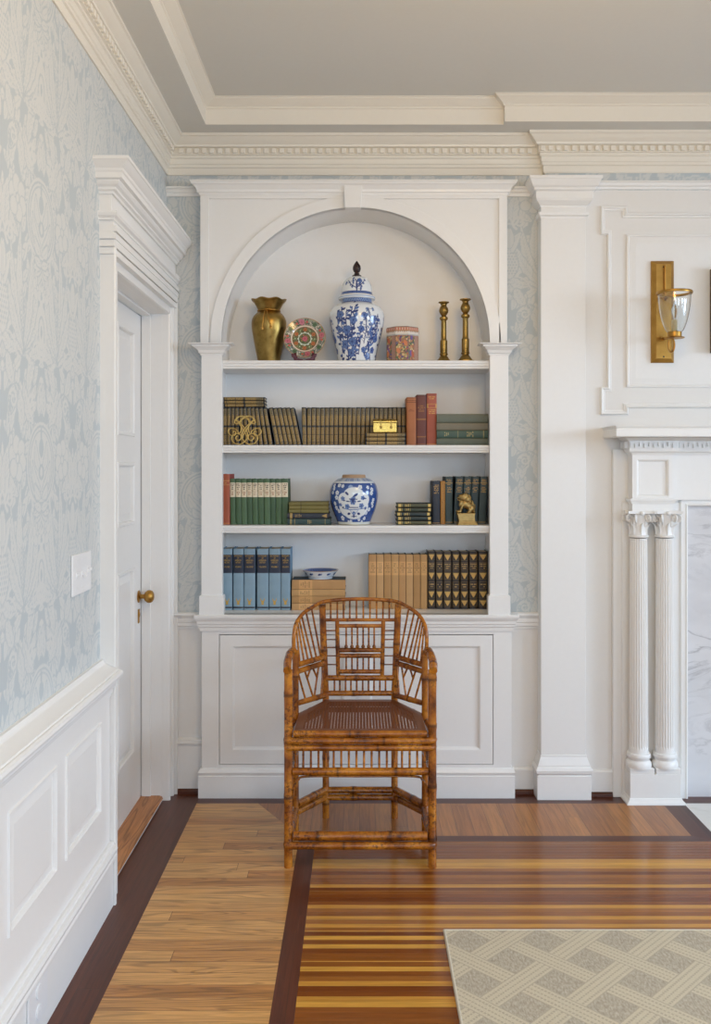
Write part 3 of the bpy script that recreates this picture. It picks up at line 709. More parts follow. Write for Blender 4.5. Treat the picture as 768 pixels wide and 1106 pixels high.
# ------------------------------------------------------------------ fireplace surround
yk = -.145                                                # plinth face
mant = thing('fireplace_mantel', 'white carved fireplace surround with paired fluted columns at the right edge', 'fireplace', (1.9, YCB, 0))
zM = PZ(459.5, -.252); xm0 = PX(665.8, -.252); xmR = 2.62
def mirror(x): return xmR + (xm0 - x)
mb = MB(); pr = [(-.05, zM-.048), (.0, zM-.048), (.004, zM-.044), (.004, zM-.016), (.000, zM-.012), (.006, zM-.006), (.008, zM), (-.05, zM)]
rg = [(xmR, YCB, 0), (xmR, -.245, 0), (xm0+.005, -.245, 0), (xm0+.005, YCB, 0)]
mb.sweep(rg, pr, (0,0,1)); mb.box(xm0+.01, xmR-.01, -.24, YCB, zM-.047, zM)
mb.build('mantel_shelf', WHITE, mant, smooth=13)
bxL, bxR = PX(683, -.125), PX(727.5, -.125); yb_ = -.125; yfz = -.090
zf0, zf1 = PZ(553, yb_), zM-.045
def surround(mb, prof, y=yb_):
    for (l, r) in ((bxL, bxR), (mirror(bxR), mirror(bxL))):
        mb.sweep([(r, yfz+.02, 0), (r, y, 0), (l, y, 0), (l, YCB, 0)], prof, (0,0,1))
    mb.sweep([(mirror(bxR), yfz, 0), (bxR, yfz, 0)], prof, (0,0,1))
mb = MB(); zz = zM-.048
surround(mb, [(-.02, zz-.075), (.002, zz-.075), (.006, zz-.066), (.016, zz-.060), (.018, zz-.050), (.018, zz-.014), (.026, zz-.010), (.040, zz), (-.02, zz)])
mb.build('bed_moulding', WHITE, mant, smooth=13)
mb = MB(); p = .0205
def teeth(x0, x1, y):
    x = x0; i = 0
    while x < x1:
        mb.box(x, x+.010, y-.009, y, zz-.044, zz-.020); mb.box(x+.0095, x+p+.0005, y-.009, y, zz-.026 if i % 2 == 0 else zz-.044, zz-.020 if i % 2 == 0 else zz-.038)
        x += p; i += 1
for l, r in ((bxL, bxR), (mirror(bxR), mirror(bxL))):
    teeth(l-.016, r+.006, yb_-.017); mb.build('fret_dentil', WHITE, mant); mb = MB()
teeth(bxR+.03, mirror(bxR)-.03, yfz-.017); mb.build('fret_dentil', WHITE, mant); mb = MB()
y = yb_
while y < YCB-.02: mb.box(bxL-.032, bxL-.017, y, y+.011, zz-.046, zz-.018); y += p
mb.build('fret_dentil', WHITE, mant)
for l, r in ((bxL, bxR), (mirror(bxR), mirror(bxL))):
    mb = MB(); c = (zf0+.050, zz-.075)
    mb.box(l, r, yb_+.012, YCB, zf0, zz-.07); h = (l+.020, r-.020, zf0+.066, zz-.094)
    framed(mb, 'y', yb_, .014, l, r, zf0, zz-.07, [h])
    mb.sweep([(h[0], yb_, h[2]), (h[1], yb_, h[2]), (h[1], yb_, h[3]), (h[0], yb_, h[3])], [(-.001, 0), (.004, -.002), (.009, -.008), (.010, -.012), (-.001, -.012)], (0,-1,0), closed=True)
    mb.sweep([(r, YCB, 0), (r, yb_, 0), (l, yb_, 0), (l, YCB, 0)], [(-.01, zf0+.036), (.004, zf0+.036), (.008, zf0+.048), (.012, zf0+.050), (.012, zf0+.058), (-.01, zf0+.060)], (0,0,1))
    mb.build('frieze_block', WHITE, mant, smooth=13)
xo0 = PX(741.5, -.06)                                     # marble starts here
zo = PZ(546, -.06)
mb = MB(); mb.box(bxR-.01, mirror(bxR)+.01, yfz, YCB, PZ(540, yfz), zz-.07); mb.build('frieze_board', WHITE, mant)
for s_ in (0, 1):
    f = (lambda x: x) if s_ == 0 else mirror
    mb = MB(); xx = sorted((f(PX(661.5, -.045)), f(xo0-.02))); mb.box(xx[0], xx[1], -.058, YCB, 0, zz-.05)
    xx = sorted((f(PX(671, -.05)), f(xo0-.02))); mb.box(xx[0], xx[1], -.066, YCB, 0, PZ(545, -.06)+.01)
    mb.build('backing_panel', WHITE, mant, bevel=.002)
    # plinth
    l, r = sorted((f(PX(680.7, yk)), f(PX(735.7, yk)))); mb = MB(); zp1 = PZ(830.5, yk)
    mid = (l+r)/2; zp = zp1-.025
    mb.box(l, r, yk, YCB, .0, zp); mb.box(l+.0012, mid-.0035, yk+.0015, YCB, zp, zp1); mb.box(mid+.0035, r-.0012, yk+.0015, YCB, zp, zp1)
    mb.sweep([(r, YCB, 0), (r, yk, 0), (l, yk, 0), (l, YCB, 0)], [(-.01, 0), (.018, 0), (.016, .008), (.006, .018), (.003, .026), (-.01, .028)], (0,0,1))
    mb.build('plinth_block', WHITE, mant, bevel=.0015)
    for pxc in (689.7, 717.9):
        yc = -.103; xc = f(PX(pxc, yc)); R = 10.1*K(yc); z0, z1 = zp1, PZ(551.5, yc); zcap = PZ(579, yc)
        prof = [(R*1.34, z0), (R*1.36, z0+.008), (R*1.34, z0+.020), (R*1.22, z0+.026), (R*1.10, z0+.032), (R*1.12, z0+.038), (R*1.26, z0+.044), (R*1.27, z0+.052), (R*1.20, z0+.060), (R*1.04, z0+.062), (R, z0+.072)]
        n = 40
        for i in range(1, n): prof.append((R*(1-.10*(i/n)**1.6), z0+.072+(zcap-.004-z0-.072)*i/n))
        zt0, zt1 = z0+.080, zcap-.009
        def fl(r_, z_, a):
            if z_ < zt0 or z_ > zt1: return r_
            e = min(1, (z_-zt0)/.012, (zt1-z_)/.012); q = (a*22/(2*PI)) % 1
            return r_ - .0042*e*math.sqrt(max(0, 1-((q-.5)/.36)**2))
        prof = prof[:11] + sorted(prof[11:] + [(R*(1-.10*max(0, (q-z0-.072)/(zcap-.004-z0-.072))**1.6), q) for q in (zt0, zt0+.004, zt0+.008, zt0+.012, zt1-.012, zt1-.008, zt1-.004, zt1)], key=lambda e: e[1])
        mb = MB(); mb.lathe(prof, (xc, yc, 0), seg=198, flute=fl)
        col = mb.build('column', WHITE, mant, smooth=45)
        # capital: bell, astragal, acanthus leaves, corner volutes and abacus
        mb = MB(); h = z1-zcap; r0 = R*.9
        mb.lathe([(r0, zcap-.006), (r0*1.14, zcap-.003), (r0*1.16, zcap+.003), (r0*1.02, zcap+.007), (r0*.96, zcap+.02), (r0*.98, zcap+h*.5), (r0*1.16, zcap+h*.8), (r0*1.3, z1-.010)], (xc, yc, 0), seg=40)
        ab = []
        for q in range(4):
            for u in (-1, -.86, -.45, 0, .45, .86):
                d = R*1.50; e = d*(1-.20*(1-u*u)); a = q*PI/2
                px_, py_ = e, u*d
                ab.append((xc+px_*math.cos(a)-py_*math.sin(a), yc+px_*math.sin(a)+py_*math.cos(a)))
        mb.prism(ab, 'z', z1-.011, z1)
        def acanthus(a, rb, zb0, H, W, curl):
            n_ = 8; vs = []; fs = []
            for i in range(n_+1):
                t = i/n_; rad = rb+.002+.010*t*t+curl*max(0, t-.6)**1.5*2.2; z = zb0+H*(t-.42*max(0, t-.78)**1.4*2); wv = W*(math.sin(PI*(.22+.74*t))**.8)*(1-.22*abs(math.sin(PI*t*3.0)))
                for j in (-1, -.5, 0, .5, 1):
                    an = a+j*wv/rad; rr = rad-.004*abs(j)+(.003 if j == 0 else 0); vs.append((xc+rr*math.cos(an), yc+rr*math.sin(an), z))
            for i in range(n_):
                for j in range(4): fs.append((i*5+j, i*5+j+1, i*5+j+6, i*5+j+5))
            mb.add(vs, fs)
        for q in range(8): acanthus(q*PI/4, r0*.98, zcap+.008, h*(.46 if q % 2 else .52), .011, .022)
        for q in range(4): acanthus(q*PI/2+PI/4, r0*1.0, zcap+.02, h*.70, .012, .030)
        for q in range(8):                                # two spiral volutes meeting under each corner
            a = PI/4+(q//2)*PI/2+(-.30 if q % 2 else .30); dv = Vector((math.cos(a), math.sin(a), 0)); c_ = Vector((xc, yc, z1-.030))+dv*R*1.34
            pts = []
            for i in range(34):
                th = -1.4+i/33*4.0*PI*.9; rr = .0165*(1-.78*i/33); pts.append(c_+dv*rr*math.cos(th)+Vector((0,0,1))*rr*math.sin(th))
            pts = [Vector((xc, yc, zcap+h*.38))+dv*r0*1.0, Vector((xc, yc, zcap+h*.62))+dv*r0*1.08] + pts
            mb.tube(pts, [.0022]*2+[.0042-.0018*i/33 for i in range(34)], seg=7)
            mb.ball(c_, .0045, 8, 6)
        for q in range(4):
            a = q*PI/2; mb.ball((xc+math.cos(a)*R*1.28, yc+math.sin(a)*R*1.28, z1-.010), (.010, .010, .009), 10, 7)
        mb.build('capital', WHITE, col, smooth=40)
# inner architrave round the marble
mb = MB(); q = [(mirror(xo0), -.066, 0), (mirror(xo0), -.066, zo), (xo0, -.066, zo), (xo0, -.066, 0)]
mb.sweep(q[::-1], [(0, 0), (0, .012), (.006, .014), (.010, .010), (.028, .008), (.034, .0), (.034, -.03), (0, -.03)], (0,-1,0)); mb.build('architrave', WHITE, mant, smooth=13)
mb = MB(); mx = [xo0-.02, xo0+.24, mirror(xo0)-.24, mirror(xo0)+.02]
mb.box(mx[0], mx[1], -.052, -.036, .0, zo+.02); mb.box(mx[2], mx[3], -.052, -.036, .0, zo+.02); mb.box(mx[1], mx[2], -.052, -.036, .74, zo+.02)
mb.build('marble_slip', MARBLE, mant)
mb = MB(); mb.box(mx[1], mx[2], -.038, -.036, 0, .74); mb.build('firebox_opening', BLACK, mant)

# ------------------------------------------------------------------ brass wall sconce
ys = YCB-.0092; x0, x1, z0, z1 = PX(704.4, ys-.02), PX(728.8, ys-.02), PZ(391.5, ys-.02), PZ(281.3, ys-.02)
sc = thing('wall_sconce', 'tall antique brass wall sconce with clear glass hurricane shade above the mantel', 'wall light', ((x0+x1)/2, ys, z0))
mb = MB(); w = .017; d = .024
mb.add([(x0, ys, z0), (x1, ys, z0), (x1, ys, z1), (x0, ys, z1), (x0, ys-.008, z0), (x1, ys-.008, z0), (x1, ys-.008, z1), (x0, ys-.008, z1), (x0+w, ys-d, z0+w), (x1-w, ys-d, z0+w), (x1-w, ys-d, z1-w), (x0+w, ys-d, z1-w)],
       [(0,1,2,3), (0,1,5,4), (1,2,6,5), (2,3,7,6), (3,0,4,7), (4,5,9,8), (5,6,10,9), (6,7,11,10), (7,4,8,11), (8,9,10,11)])
bp = mb.build('backplate', BRASS, sc); mb = MB()
xm = (x0+x1)/2; yo = ys-d
for zz_ in (z1-w-.012, z0+w+.008): MB().ball((xm, yo, zz_), (.004, .002, .004), 10, 6).build('screw', BLACK, bp, smooth=60)
yc = -.229; zr = PZ(316.2, yc); Rg = .070; xg = PX(728.6, yc); xm = xg
mb = MB(); yt = ys-.032; xp = PX(718.6, yt)
mb.tube([(xp, yt, PZ(286.5, yt)), (xp, yt, zr+.004)], .0048, 12); mb.ball((xp, yt, PZ(287, yt)), .0065, 12, 8)
for zz_ in (PZ(290, yt), zr+.012): mb.tube([(xp, yo+.001, zz_), (xp, yt, zz_)], .0035, 8)
mb.ball((xp, yt-.004, zr), .007, 12, 8); mb.tube([(xp, yo, zr+.002), (xg, yc+Rg+.002, zr)], .0045, 10)
mb.ball((xp-.028, yt-.004, zr+.004), .0055, 10, 8); mb.tube([(xp-.028, yt-.004, zr+.004), (xp, yt-.004, zr)], .0028, 8)
mb.build('hanging_rod', BRASS, sc, smooth=40)
mb = MB(); mb.lathe([(Rg-.002, zr-.006), (Rg+.003, zr-.006), (Rg+.0045, zr-.002), (Rg+.0045, zr+.002), (Rg+.003, zr+.005), (Rg-.002, zr+.005), (Rg-.002, zr-.006)], (xg, yc, 0), seg=64, cap=False)
mb.build('shade_ring', BRASS, sc, smooth=40)
zgb = PZ(359.5, yc); H = zr-.003-zgb
out = [(.0275, 0), (.034, .02), (.045, .25), (.054, .45), (.061, .68), (.0655, .85), (.0675, 1.0)]
def gl(t): 
    for (a, b), (c, d_) in zip(out, out[1:]):
        if b <= t <= d_: return a+(c-a)*(t-b)/(d_-b)
    return out[-1][0]
N_ = 24; po = [((.0275+(.0675-.0275)*math.sin(PI/2*(i/N_))**.62), zgb+H*(i/N_)) for i in range(N_+1)]
mb = MB(); mb.lathe(po + [(r-.0018, z) for r, z in po[::-1]] + [po[0]], (xg, yc, 0), seg=64, cap=False); mb.build('glass_shade', GLASS, sc, smooth=60)
mb = MB(); zc0 = PZ(364.6, yc)
mb.lathe([(.006, zc0-.004), (.040, zc0-.003), (.042, zc0+.0), (.030, zc0+.003), (.029, zc0+.004), (.029, zgb+.004), (.026, zgb+.004), (.026, zc0+.008), (.006, zc0+.008)], (xg, yc, 0), seg=40)
mb.build('cup', BRASS, sc, smooth=35)
mb = MB(); mb.tube([(xp, yo, zgb-.002), (xp, yt-.03, zgb-.006), (xg, yc+.028, zc0+.006)], .0055, 10)
mb.ball((xp-.02, yt-.004, zgb+.002), .006, 10, 8); mb.tube([(xp-.02, yt-.004, zgb+.002), (xp+.012, yt-.010, zgb-.002)], .003, 8)
pts = [(xg-.010+.0155*math.cos(a)*.9-.004, yc+.004*math.cos(a), zc0-.032+.030*math.sin(a)) for a in [PI*.62-2*PI*i/24*1.0 for i in range(23)]]
mb.tube(pts, .0042, 8, flat=(1.0, 2.0, 1.0)); mb.build('arm', BRASS, sc, smooth=40)
zcs = PZ(345.5, yc)
mb = MB(); mb.lathe([(.0115, zc0+.006), (.0115, zcs-.001), (.0095, zcs), (.006, zcs)], (xg, yc, 0), seg=24); cs = mb.build('candle_sleeve', CREAM, sc, smooth=40)
mb = MB(); mb.lathe([(.005, zcs), (.0055, zcs+.008), (.010, zcs+.022), (.0125, zcs+.034), (.011, zcs+.048), (.006, zcs+.064), (.002, zcs+.078), (.0006, zcs+.084)], (xg, yc, 0), seg=24); mb.build('flame_bulb', GLASS, cs, smooth=60)

# frame hanging over the mantel, only its edge inside the picture
xf = PX(767.0, -.046); pf = thing('picture_frame', 'dark edge of a framed piece hanging over the mantel at the right border', 'picture frame', (xf+.4, YCB-.009, PZ(378, -.06)))
za, zb2 = PZ(380, -.09), PZ(289, -.09); fx1 = xf+.80
mb = MB(); mb.sweep([(xf, -.052, za), (fx1, -.052, za), (fx1, -.052, zb2), (xf, -.052, zb2)], [(0, -.008), (0, .040), (.006, .046), (.02, .046), (.03, .036), (.036, .02), (.036, -.008)], (0,-1,0), closed=True); mb.build('frame', plain('frame_wood', lin(70, 60, 52), .4), pf, smooth=13)
mb = MB(); mb.box(xf+.03, fx1-.03, -.070, -.046, za+.03, zb2-.03); mb.build('panel', plain('frame_panel', lin(176, 170, 160), .5), pf)

# ------------------------------------------------------------------ switch and outlet plates on the left wall
def lw(px, py, X): k = X/(px-VX); return (k*FPX-CAM_D, CAM_H-(py-VY)*k)
xs = XL+.007; (ya_, za_), (yb2, zb3) = lw(78.7, 645.5, xs), lw(98.8, 593.5, xs); zb3 = lw(78.7, 600.3, xs)[1]
sw = thing('light_switch', 'white wall plate with three toggle switches on the blue wallpaper', 'light switch', (XL, (ya_+yb2)/2, za_))
mb = MB(); mb.box(XL, xs, ya_, yb2, za_, zb3); mb.build('plate', PLASTIC, sw, bevel=.004)
for i in range(3):
    y = ya_+(yb2-ya_)*(.2+.3*i); zc_ = (za_+zb3)/2; mb = MB()
    mb.box(xs-.001, xs+.001, y-.006, y+.006, zc_-.013, zc_+.013); t = 1 if i != 1 else -1
    mb.prism([(xs, zc_-.006), (xs, zc_+.006), (xs+.013, zc_+.008*t+.004), (xs+.013, zc_+.008*t-.004)], 'y', y-.004, y+.004)
    mb.build('toggle', PLASTIC, sw, bevel=.001)
    for dz in (-.042, .042): MB().ball((xs, y, zc_+dz), (.0015, .0035, .0035), 8, 6).build('screw', PLASTIC, sw, smooth=60)
X_ = XL+.044+.006; (ya_, z_a), (yb2, _) = lw(31.0, 1073, X_), lw(51.8, 1044, X_); zt_o = z_a; zb_o = zt_o-.115
ot = thing('power_outlet', 'white power outlet plate low on the white baseboard', 'power outlet', (XL+.044, (ya_+yb2)/2, zb_o))
mb = MB(); mb.box(XL+.044, X_, ya_, yb2, zb_o, zt_o); mb.build('plate', PLASTIC, ot, bevel=.004)
for dz in (.028, .080):
    yc_ = (ya_+yb2)/2; mb = MB(); t = MB().lathe([(.019, 0), (.019, .002), (.017, .003)], seg=24)
    mb.add([(X_+z, yc_+x, zb_o+dz+y) for x, y, z in t.v], t.f)
    for dy in (-.007, .007): mb.box(X_+.003, X_+.0036, yc_+dy-.0012, yc_+dy+.0012, zb_o+dz-.002, zb_o+dz+.008)
    mb.build('socket', PLASTIC, ot)

# ------------------------------------------------------------------ rug
rx, ry = .258, -1.245
rg_ = thing('area_rug', 'beige flat-weave rug with a cream diagonal lattice on the wood floor', 'rug', (rx+1.2, ry-1.6, 0))
rw_ = MB(); rw_.box(rx+.012, rx+2.4, ry-3.2, ry-.012, .0, .0085); rw_.build('pile', RUG, rg_)
mb = MB(); mb.tube([(rx+.01, ry-.01, .0055), (rx+2.4, ry-.01, .0055), (rx+2.4, ry-3.2, .0055), (rx+.01, ry-3.2, .0055)], .0055, 10, closed=True, flat=None); mb.build('binding', RUGEDGE, rg_, smooth=60)

# ------------------------------------------------------------------ bamboo armchair
def crom(P, n=8):
    P = [Vector(p) for p in P]; Q = [P[0]*2-P[1]] + P + [P[-1]*2-P[-2]]; out = []
    for i in range(1, len(Q)-2):
        for j in range(n):
            t = j/n; a, b, c, d = Q[i-1], Q[i], Q[i+1], Q[i+2]
            out.append(.5*((2*b)+(c-a)*t+(2*a-5*b+4*c-d)*t*t+(3*b-a-3*c+d)*t**3))
    return out + [P[-1]]
CX = .004
ch = thing('bamboo_armchair', 'tortoiseshell bamboo armchair with arched spindle back and woven cane seat', 'chair', (CX, -.55, 0))
def cane(name, pts, r, node=.20, seg=10, mat=BAMBOO, smooth_path=False):
    P = [(x+CX, y, z) for x, y, z in pts]
    if smooth_path: P = crom(P)
    return MB().bamboo(P, r, node*1.35 if r > .006 else node, seg).build(name, mat, ch, smooth=50)
def bxp(z): return .1435 + max(0, z-.495)*.038
FX, FY, MX, MY, BY = .2635, -.777, .2545, -.52, -.300
def wing(s, t, z): b = bxp(z); return (s*(b+(MX-b)*t), BY+(MY-BY)*t, z)
for s in (-1, 1):
    cane('leg', [(s*FX, FY, 0), (s*FX, FY, .722)], .0155, .145, 14)
    cane('leg', [(s*MX, MY, 0), (s*MX, MY, .742)], .0125, .15, 12)
    cane('leg', [(s*.1435, BY, 0), (s*.1435, BY, .495), (s*bxp(.9), BY-.002, .893)], .0140, .16, 12)
    cane('arm', [(s*.2600, -.515, .728), (s*.2635, -.54, .745), (s*.2685, -.62, .749), (s*.270, -.72, .741), (s*.2655, -.800, .724)], .0150, .16, 14, smooth_path=True)
cane('hoop', [(-.2600, -.525, .728), (-.2610, -.527, .7975), (-.252, -.507, .848), (-.2255, -.446, .879), (-.182, -.350, .896), (-.159, -.312, .902), (-.125, -.304, .907), (-.065, -.302, .912), (0, -.302, .914),
     (.065, -.302, .912), (.125, -.304, .907), (.159, -.312, .902), (.182, -.350, .896), (.2255, -.446, .879), (.252, -.507, .848), (.2610, -.527, .7975), (.2600, -.525, .728)], .0078, .30, 12, smooth_path=True)
# back: rails, inner frame, spindles, rungs
def bz_(py): return CAM_H-(py-VY)*K(BY)
def bxx(px): return (px-VX)*K(BY)-CX+.004-.0035
def hoopz(x): return .914-.0105*(abs(x)/.155)**2.2
cane('back_rail', [(-bxp(.826), BY, .826), (bxp(.826), BY, .826)], .0068, .16)
for py, r in ((732.2, .0118), (748.8, .0112)): z = bz_(py); cane('back_rail', [(-bxp(z)+.008, BY, z), (bxp(z)-.008, BY, z)], r, .15, 12)
zi0 = bz_(732.2)
for s in (-1, 1):
    cane('inner_post', [(s*.0915, BY, zi0), (s*.0965, BY, .826)], .0090, .14)
    for py in (681, 690.8, 699.3, 708.3, 717.8): z = bz_(py); cane('rung', [(s*.094, BY, z), (s*bxp(z), BY, z)], .0026, .2, 6, BAMBOOD)
for py, r in ((676, .0078), (702.2, .0092), (708.3, .0092), (725.3, .0092)): z = bz_(py); cane('inner_rail', [(-.090, BY, z), (.090, BY, z)], r, .09)
for px in (355.8, 362.9, 369.6, 376.4, 383.6, 391, 398.2, 405.3, 412.2, 419):
    x = (px-387.6)*K(BY); cane('spindle', [(x, BY, .826), (x, BY, hoopz(x)-.004)], .0036, .045, 8)
for px in (373.2, 379.4, 385.4, 391.5, 397.5, 403.4):
    x = (px-388.3)*K(BY); cane('spindle', [(x, BY, bz_(702)), (x, BY, bz_(676))], .0036, .055, 8); cane('spindle', [(x, BY, bz_(725)), (x, BY, bz_(708))], .0036, .05, 8)
    MB().lathe([(.003, 0), (.008, .005), (.0075, .010), (.003, .018)], (x+CX, BY, bz_(700.5)), seg=10).build('knop', BAMBOOD, ch, smooth=60)
for px in (360.4, 366.2, 372.4, 378.2, 384.4, 391, 397.2, 403.2, 409.4, 415.6):
    x = (px-388.2)*K(BY); cane('spindle', [(x, BY, bz_(748.8)), (x, BY, bz_(732.2))], .0036, .04, 8)
# wings under the hoop
TH = [(.0, .902), (.23, .896), (.665, .879), (.94, .848), (1.03, .7975)]
def hz(t):
    for (a, b), (c, d) in zip(TH, TH[1:]):
        if a <= t <= c: return b+(d-b)*(t-a)/(c-a)
    return TH[-1][1]
for s in (-1, 1):
    cane('wing_rail', [wing(s, .04, .6725), wing(s, .97, .683)], .0112, .14, 12); cane('wing_rail', [wing(s, .04, .6475), wing(s, .97, .657)], .0112, .14, 12)
    cane('wing_rail', [wing(s, .04, .5135), wing(s, .97, .532)], .0112, .14, 12)
    for t0, t1 in ((.13, .41), (.28, .62), (.43, .77), (.57, .86), (.71, .925), (.86, .97)):
        cane('spindle', [wing(s, t0, .680), wing(s, t1, hz(t1)-.003)], .0038, .055, 8)
    for t0, z0, t1, z1 in ((.92, .650, .68, .530), (.70, .650, .43, .528), (.20, .650, .39, .526), (.03, .648, .16, .518), (.49, .650, .615, .613), (.43, .650, .28, .600)):
        cane('spindle', [wing(s, t0, z0), wing(s, t1, z1)], .0040, .06, 8)
    cane('bracket', [wing(s, .86, .650), wing(s, .93, .640), wing(s, .975, .60), wing(s, .985, .555)], .0040, .2, 8, BAMBOOD, True)
# seat: rails, wooden frame and open cane
cane('seat_rail', [(-.244, -.786, .4905), (.244, -.786, .4905)], .0122, .30, 12)
for z, r in ((.4655, .0130), (.4400, .0118)):
    cane('seat_rail', [(-.262, MY, z), (-.268, -.70, z), (-.2690, -.772, z), (-.2640, -.7865, z), (-.250, -.7885, z), (.250, -.7885, z), (.2640, -.7865, z), (.2690, -.772, z), (.268, -.70, z), (.262, MY, z)], r, .30, 12)
for s in (-1, 1):
    for z in (.478, .452): cane('seat_rail', [(s*MX, MY, z), (s*.1435, BY, z)], .0115, .14)
for z in (.478, .452): cane('seat_rail', [(-.1435, BY, z), (.1435, BY, z)], .0115, .14)
outer = [(-.246, -.775), (.246, -.775), (.240, -.52), (.142, -.308), (-.142, -.308), (-.240, -.52)]
inn = [(-.212, -.738), (.212, -.738), (.206, -.532), (.125, -.352), (-.125, -.352), (-.206, -.532)]
mb = MB(); n = 6; zs0, zs1 = .484, .497
vs = [(x+CX, y, z) for z in (zs0, zs1) for P in (outer, inn) for x, y in P]; fs = []
for i in range(n):
    j = (i+1) % n
    for l in (0, 12): fs.append((l+i, l+j, l+6+j, l+6+i))
    fs += [(i, j, 12+j, 12+i), (6+i, 6+j, 18+j, 18+i)]
mb.add(vs, fs); mb.build('seat_frame', SEATWOOD, ch, bevel=.003)
def span(P, c, ax):
    o = 1-ax; out = []
    for (a, b) in zip(P, P[1:]+P[:1]):
        if (a[ax]-c)*(b[ax]-c) < 0: t = (c-a[ax])/(b[ax]-a[ax]); out.append(a[o]+(b[o]-a[o])*t)
    return (min(out), max(out)) if len(out) == 2 else None
mb = MB(); p = .0118
c = -.2124+.003
while c < .212:
    q = span(inn, c, 0)
    if q: mb.box(c-.0036+CX, c+.0036+CX, q[0]-.006, q[1]+.006, .4948, .4956)
    c += p
c = -.735
while c < -.355:
    q = span(inn, c, 1)
    if q: mb.box(q[0]-.006+CX, q[1]+.006+CX, c-.0026, c+.0026, .4952, .4960)
    c += p
mb.build('cane_seat', CANE, ch)
# apron under the front and sides
zr = .350
cane('apron_rail', [(-.248, FY, zr), (.248, FY, zr)], .0140, .17, 12)
cane('bent_bracket', [(-.246, FY, .258), (-.243, FY, .290), (-.228, FY, .318), (-.195, FY, .3315), (0, FY, .3320), (.195, FY, .3315), (.228, FY, .318), (.243, FY, .290), (.246, FY, .258)], .0042, .3, 8, BAMBOOD, True)
for i in range(18):
    x = -.2365+i*.0278; cane('spindle', [(x, FY, zr), (x, FY, .437)], .0040, .05, 8)
for s in (-1, 1):
    cane('apron_rail', [(s*FX, FY+.012, zr), (s*MX, MY-.010, zr)], .0125, .14, 12)
    for i in range(7): y = FY+.04+i*.031; cane('spindle', [(s*.260, y, zr), (s*.260, y, .437)], .0038, .05, 8)
    cane('stretcher', [(s*FX, FY+.012, .117), (s*MX, MY-.01, .122)], .0145, .14, 12); cane('stretcher', [(s*.266, FY+.012, .084), (s*MX, MY-.01, .090)], .0130, .14, 12)
    cane('stretcher', [(s*MX*.985, MY+.012, .131), (s*.150, BY-.010, .118)], .0150, .2, 12); cane('stretcher', [(s*MX*.985, MY+.012, .101), (s*.150, BY-.010, .086)], .0130, .2, 12)
cane('stretcher', [(-.134, BY, .1155), (.134, BY, .1155)], .0145, .2, 12); cane('stretcher', [(-.137, BY, .0860), (.137, BY, .0860)], .0130, .2, 12)
cane('stretcher', [(-.2445, FY-.006, .1165), (.2445, FY-.006, .1165)], .0165, .2, 12)
cane('stretcher', [(-.2680, -.745, .0835), (-.2690, -.775, .0835), (-.2640, -.7865, .0835), (-.250, -.7890, .0835), (.250, -.7890, .0835), (.2640, -.7865, .0835), (.2690, -.775, .0835), (.2680, -.745, .0835)], .0135, .25, 12)

